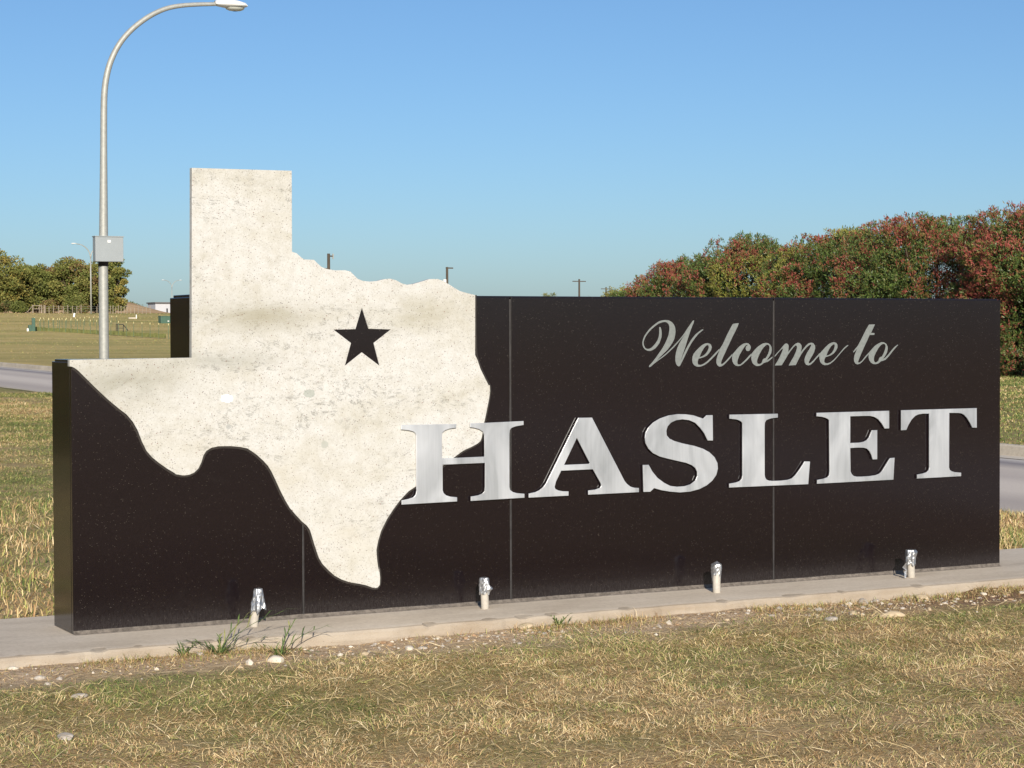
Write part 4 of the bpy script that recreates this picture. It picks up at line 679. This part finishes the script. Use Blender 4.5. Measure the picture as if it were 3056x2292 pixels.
for x, y, w, h, red, lab, sd, ns in ((40.3, 31.6, 8.2, 4.95, .08, 'reddest big shrub at the right frame edge reaching down to the grass', 41, 11500), (43.4, 35.2, 9.5, 5.0, .0, 'dark shrub half hidden behind the tallest red topped shrub', 48, 8000), (40.6, 36.6, 8.4, 5.42, .08, 'tallest red topped shrub above the right end of the sign', 42, 12500), (40.4, 42.2, 8.0, 5.25, .0, 'mixed red and green shrub behind the word to', 43, 10500), (40.8, 47.6, 7.2, 4.95, -.10, 'mostly green shrub with a leafy sprig on top, middle of the row', 44, 8500), (40.3, 52.6, 6.8, 4.85, -.13, 'rounded green and rust shrub second from the row\'s left end', 45, 7500), (40.6, 57.4, 6.2, 4.15, -.12, 'sloping shrub third smallest with red tips on its shoulder', 46, 6000), (39.9, 60.4, 4.2, 3.0, -.12, 'smallest lowest shrub at the far left end of the red row', 47, 3200)):
    shrub(x, y, w, h, red, lab, sd, ns)
for x, y, lab, sd in ((-6.4, 17.5, 'dark shrub beyond the left frame edge mirrored in the polished end of the sign', 51), (-8.0, 24.5, 'second dark shrub beyond the left frame edge mirrored in the polished end', 52)):
    shrub(x, y, 8.0, 5.2, .02, lab, sd, 5000)

# ---------------------------------------------------------------- things in the far field
WOOD = M('weathered_post', (.30,.25,.19), .9, 0, .35, 3, .1); GREEN = M('green_enamel', (.06,.12,.085), .5, 0, .1, 2, .4); STAKE = M('stake_green', (.10,.15,.09), .7, 0, .3, 2, .2); CAPY = M('yellow_cap', (.62,.55,.28), .6, 0, .1, 2, .3); NET = M('green_netting', (.20,.21,.075), .9, 0, .35, 3, .1); IRON = M('black_iron', (.03,.035,.03), .6, 0, .2, 4, .4); EARTHM = M('bare_mound_earth', (.50,.34,.185), .95, 0, .3, .25, .1)
def G(px, Z): return ground_at(px, Z)
def post(p, h, r): return B().tube([p-np.array([0, 0, .2]), p+np.array([0, 0, h*.6]), p+np.array([0, 0, h])], [r, r, r*.9], 6)
fence = thing('wire_fence', G(170, 244), 'old wire fence of thin wooden posts along the foot of the field trees', 'fence')
pts = [(px, 243+.5*math.sin(px)) for px in (118, 132, 147, 160, 176, 190, 203, 217, 230, 243, 290, 330, 338, 346, 354, 362, 371, 380, 391, 402, 413, 425, 437, 449)]; tops = []
for k, (px, Z) in enumerate(pts): p = G(px, Z); hh = .95+.12*math.sin(k*2.3); post(p, hh, .045).build('post', WOOD, fence); tops.append(p)
for z in (.3, .6, .85): B().tube([p+np.array([0, 0, z]) for p in tops], .008, 4).build('wire', GALV, fence)
corner = thing('corner_brace', G(112, 243), 'wooden H shaped corner brace at the left end of the wire fence', 'fence'); a, b_ = G(99, 243), G(125, 243)
post(a, 1.05, .07).build('post', WOOD, corner); post(b_, 1.05, .08).build('post', WOOD, corner); post(G(135, 243), 1.0, .07).build('post', WOOD, corner)
B().tube([a+np.array([0, 0, .95]), b_+np.array([0, 0, .95])], .045, 6).tube([a+np.array([0, 0, .55]), b_+np.array([0, 0, .55])], .04, 6).tube([G(80, 242)+np.array([0, 0, .1]), a+np.array([0, 0, .95])], .04, 6).build('rail', WOOD, corner)
silt = thing('silt_fence', G(230, 165), 'ring of thin green stakes with yellow caps and sagging netting in the field', 'fence')
ring = [(px, 172-(px-100)*.045) for px in (104, 121, 131, 146, 161, 178, 196, 212, 231, 250, 270, 289, 331, 354, 377, 399, 424, 448, 474, 503)]; back = [(118+i*13.5, 178+i*1.2) for i in range(18)]; gp = []
for k, (px, Z) in enumerate(ring+back):
    p = G(px, Z); hh = 1.05 if k < len(ring) else .75; s_ = B().tube([p-np.array([0, 0, .1]), p+np.array([0, 0, hh])], .022, 5).build('stake', STAKE, silt); B().tube([p+np.array([0, 0, hh-.02]), p+np.array([0, 0, hh+.12])], .028, 6).build('cap', CAPY, s_)
    if k < len(ring): gp.append(p)
V = []; F = []
for i in range(len(gp)-1):
    for k in range(4):
        q_ = gp[i]+(gp[i+1]-gp[i])*k/4; V += [q_+np.array([0, .05, .02]), q_+np.array([0, .05, .34+.03*math.sin(k*1.1+i)])]
for i in range(len(V)//2-1): F.append((i*2, i*2+2, i*2+3, i*2+1))
mesh('netting', V, F, NET, silt)
ped = thing('utility_pedestal', G(92, 170), 'dark green utility pedestal at the left end of the staked ring', 'utility box'); p = np.array(ped.location)
B().box(p+np.array([-.20, -.15, -.1]), p+np.array([.10, .15, .55]), .03).build('housing', GREEN, ped); B().box(p+np.array([.10, -.16, -.1]), p+np.array([.36, .12, 1.15]), .04).build('tall_housing', GREEN, ped); B().box(p+np.array([-.36, -.17, -.05]), p+np.array([-.22, .0, .26]), .02).build('meter_can', WHITE, ped)
rail = thing('pipe_railing', G(362, 172), 'black pipe railing with a sloping end in the middle of the staked ring', 'railing'); a, b_ = G(347, 172), G(368, 172); e = G(382, 171)
for q_ in (a, a+(b_-a)*.2, b_): B().tube([q_-np.array([0, 0, .1]), q_+np.array([0, 0, .62])], .035, 6).build('upright', IRON, rail)
U = np.array([0, 0, 1.]); B().tube([a+U*.62, b_+U*.62, e+U*.12], .035, 6).tube([a+U*.3, b_+U*.3], .025, 6).build('rail', IRON, rail)
tb = thing('transformer_box', G(498, 205), 'green pad mounted transformer box just left of the black sign', 'utility box'); p = np.array(tb.location)
B().box(p+np.array([-.75, -.4, -.1]), p+np.array([.9, .5, .72]), .04).build('cabinet', GREEN, tb); B().box(p+np.array([-.78, -.43, .69]), p+np.array([.93, .53, .76]), .03).build('lid', GREEN, tb); B().box(p+np.array([-.05, -.425, .18]), p+np.array([.12, -.40, .26])).build('sticker', WHITE, tb)
mk = thing('marker_post', G(221, 225), 'short leaning white marker post in the field left of the twin lamp', 'post'); p = np.array(mk.location); b = B().tube([p-U*.1, p+U*.2+np.array([.03, 0, 0]), p+U*.42+np.array([.08, 0, 0])], .11, 8); b.build('post', WHITE, mk)
hw = thing('concrete_headwall', G(398, 222), 'low pale concrete culvert edge with a white post beside the near lamp pole', 'culvert'); p = np.array(hw.location)
B().box(p+np.array([-.55, -.15, -.2]), p+np.array([.35, .15, .12]), .02).build('wall', KERB, hw); post(p+np.array([.33, -.1, 0]), .42, .06).build('marker', WHITE, hw)
shed = thing('white_shed', G(497, 400), 'long low white shed with a dark flat roof far behind the mound', 'shed'); p = np.array(shed.location)
B().box(p+np.array([-2.9, -2, -.5]), p+np.array([1.2, 3, 3.2])).build('wall', M('shed_wall', (.50,.50,.52), .6, 0, .05, .5, .3), shed); B().box(p+np.array([-3.1, -2.3, 3.2]), p+np.array([2.6, 3.3, 3.45])).build('roof', M('shed_roof', (.13,.12,.12), .7, 0, .1, .5, .2), shed)
B().box(p+np.array([1.9, -2, -.5]), p+np.array([2.4, 3, 3.5])).build('wall_end', M('shed_trim', (.05,.07,.06), .7, 0, .1, .5, .2), shed); B().box(p+np.array([-.65, -2.06, .7]), p+np.array([-.35, -1.98, 2.2])).build('window', DARKM, shed)
# bare earth bank running behind the trees and falling away to the right
V = []; F = []; cols = np.arange(-260, 541, 10); crest = np.interp(cols, [-260, 330, 350, 380, 420, 450, 480, 505, 540], [903, 903, 895, 899, 911, 920, 928, 934, 940])
for px, cy in zip(cols, crest):
    c = at_Z(px, cy, 300)
    for Z, k in ((276, 0), (283, .35), (290, .75), (297, .96), (303, 1), (315, .8), (340, .2), (360, 0)):
        g_ = ground_at(px, Z); g_[2] = (g_[2]-.3)*(1-k)+(c[2]+.12*(vnoise(px*.11, Z*.3, 1, 3)-.5))*k if k else g_[2]-.4; V.append(g_)
m_ = 8; F = [(i*m_+k, (i+1)*m_+k, (i+1)*m_+k+1, i*m_+k+1) for i in range(len(cols)-1) for k in range(m_-1)]
tag(mesh('dirt_bank', V, F, EARTHM, smooth=True), kind='structure')
PW = M('creosote_pole', (.085,.07,.055), .9, 0, .2, 1, .1)
for px, py, Z, cross, lab in ((982, 757, 190, 'bracket', 'utility pole with a side bracket rising behind the white map\'s stepped edge'), (1335, 797, 240, 'side', 'utility pole with a white transformer can above the map\'s right shoulder'), (1729, 833, 330, 'arm', 'distant utility pole with a crossarm above the black panel'), (1809, 857, 430, 'arm', 'faintest farthest crossarm pole beside the distant olive tree')):
    g_ = G(px, Z); t = thing('utility_pole', g_, lab, 'utility pole', 'wooden utility poles far behind the sign'); topz = at_Z(px, py, Z)[2]; tp = np.array([g_[0], g_[1], topz])
    B().tube([g_-U*.5, tp], [.19, .15], 8).build('pole', PW, t)
    R1 = np.array([cr0[0], cr0[1], 0])
    if cross == 'arm': B().box(tp+np.array([-1.25, -.06, -.45]), tp+np.array([1.25, .06, -.30])).build('crossarm', PW, t)
    elif cross == 'side':
        B().box(tp+np.array([-.15, -.06, -.20]), tp+np.array([.8, .06, -.05])).build('crossarm', PW, t); B().tube([tp+np.array([-.36, -.1, -2.2]), tp+np.array([-.36, -.1, -1.5])], .20, 10).build('transformer_can', WHITE, t)
    else:
        B().box(tp+np.array([.1, -.06, -.30]), tp+np.array([.5, .06, -.18])).build('bracket', PW, t); B().tube([tp+np.array([.45, 0, -.5]), tp+np.array([.45, 0, .0])], .08, 6).build('insulator', GALV, t); B().box(tp+np.array([-.65, -.05, -1.5]), tp+np.array([0, .05, -1.4])).build('bracket', PW, t)
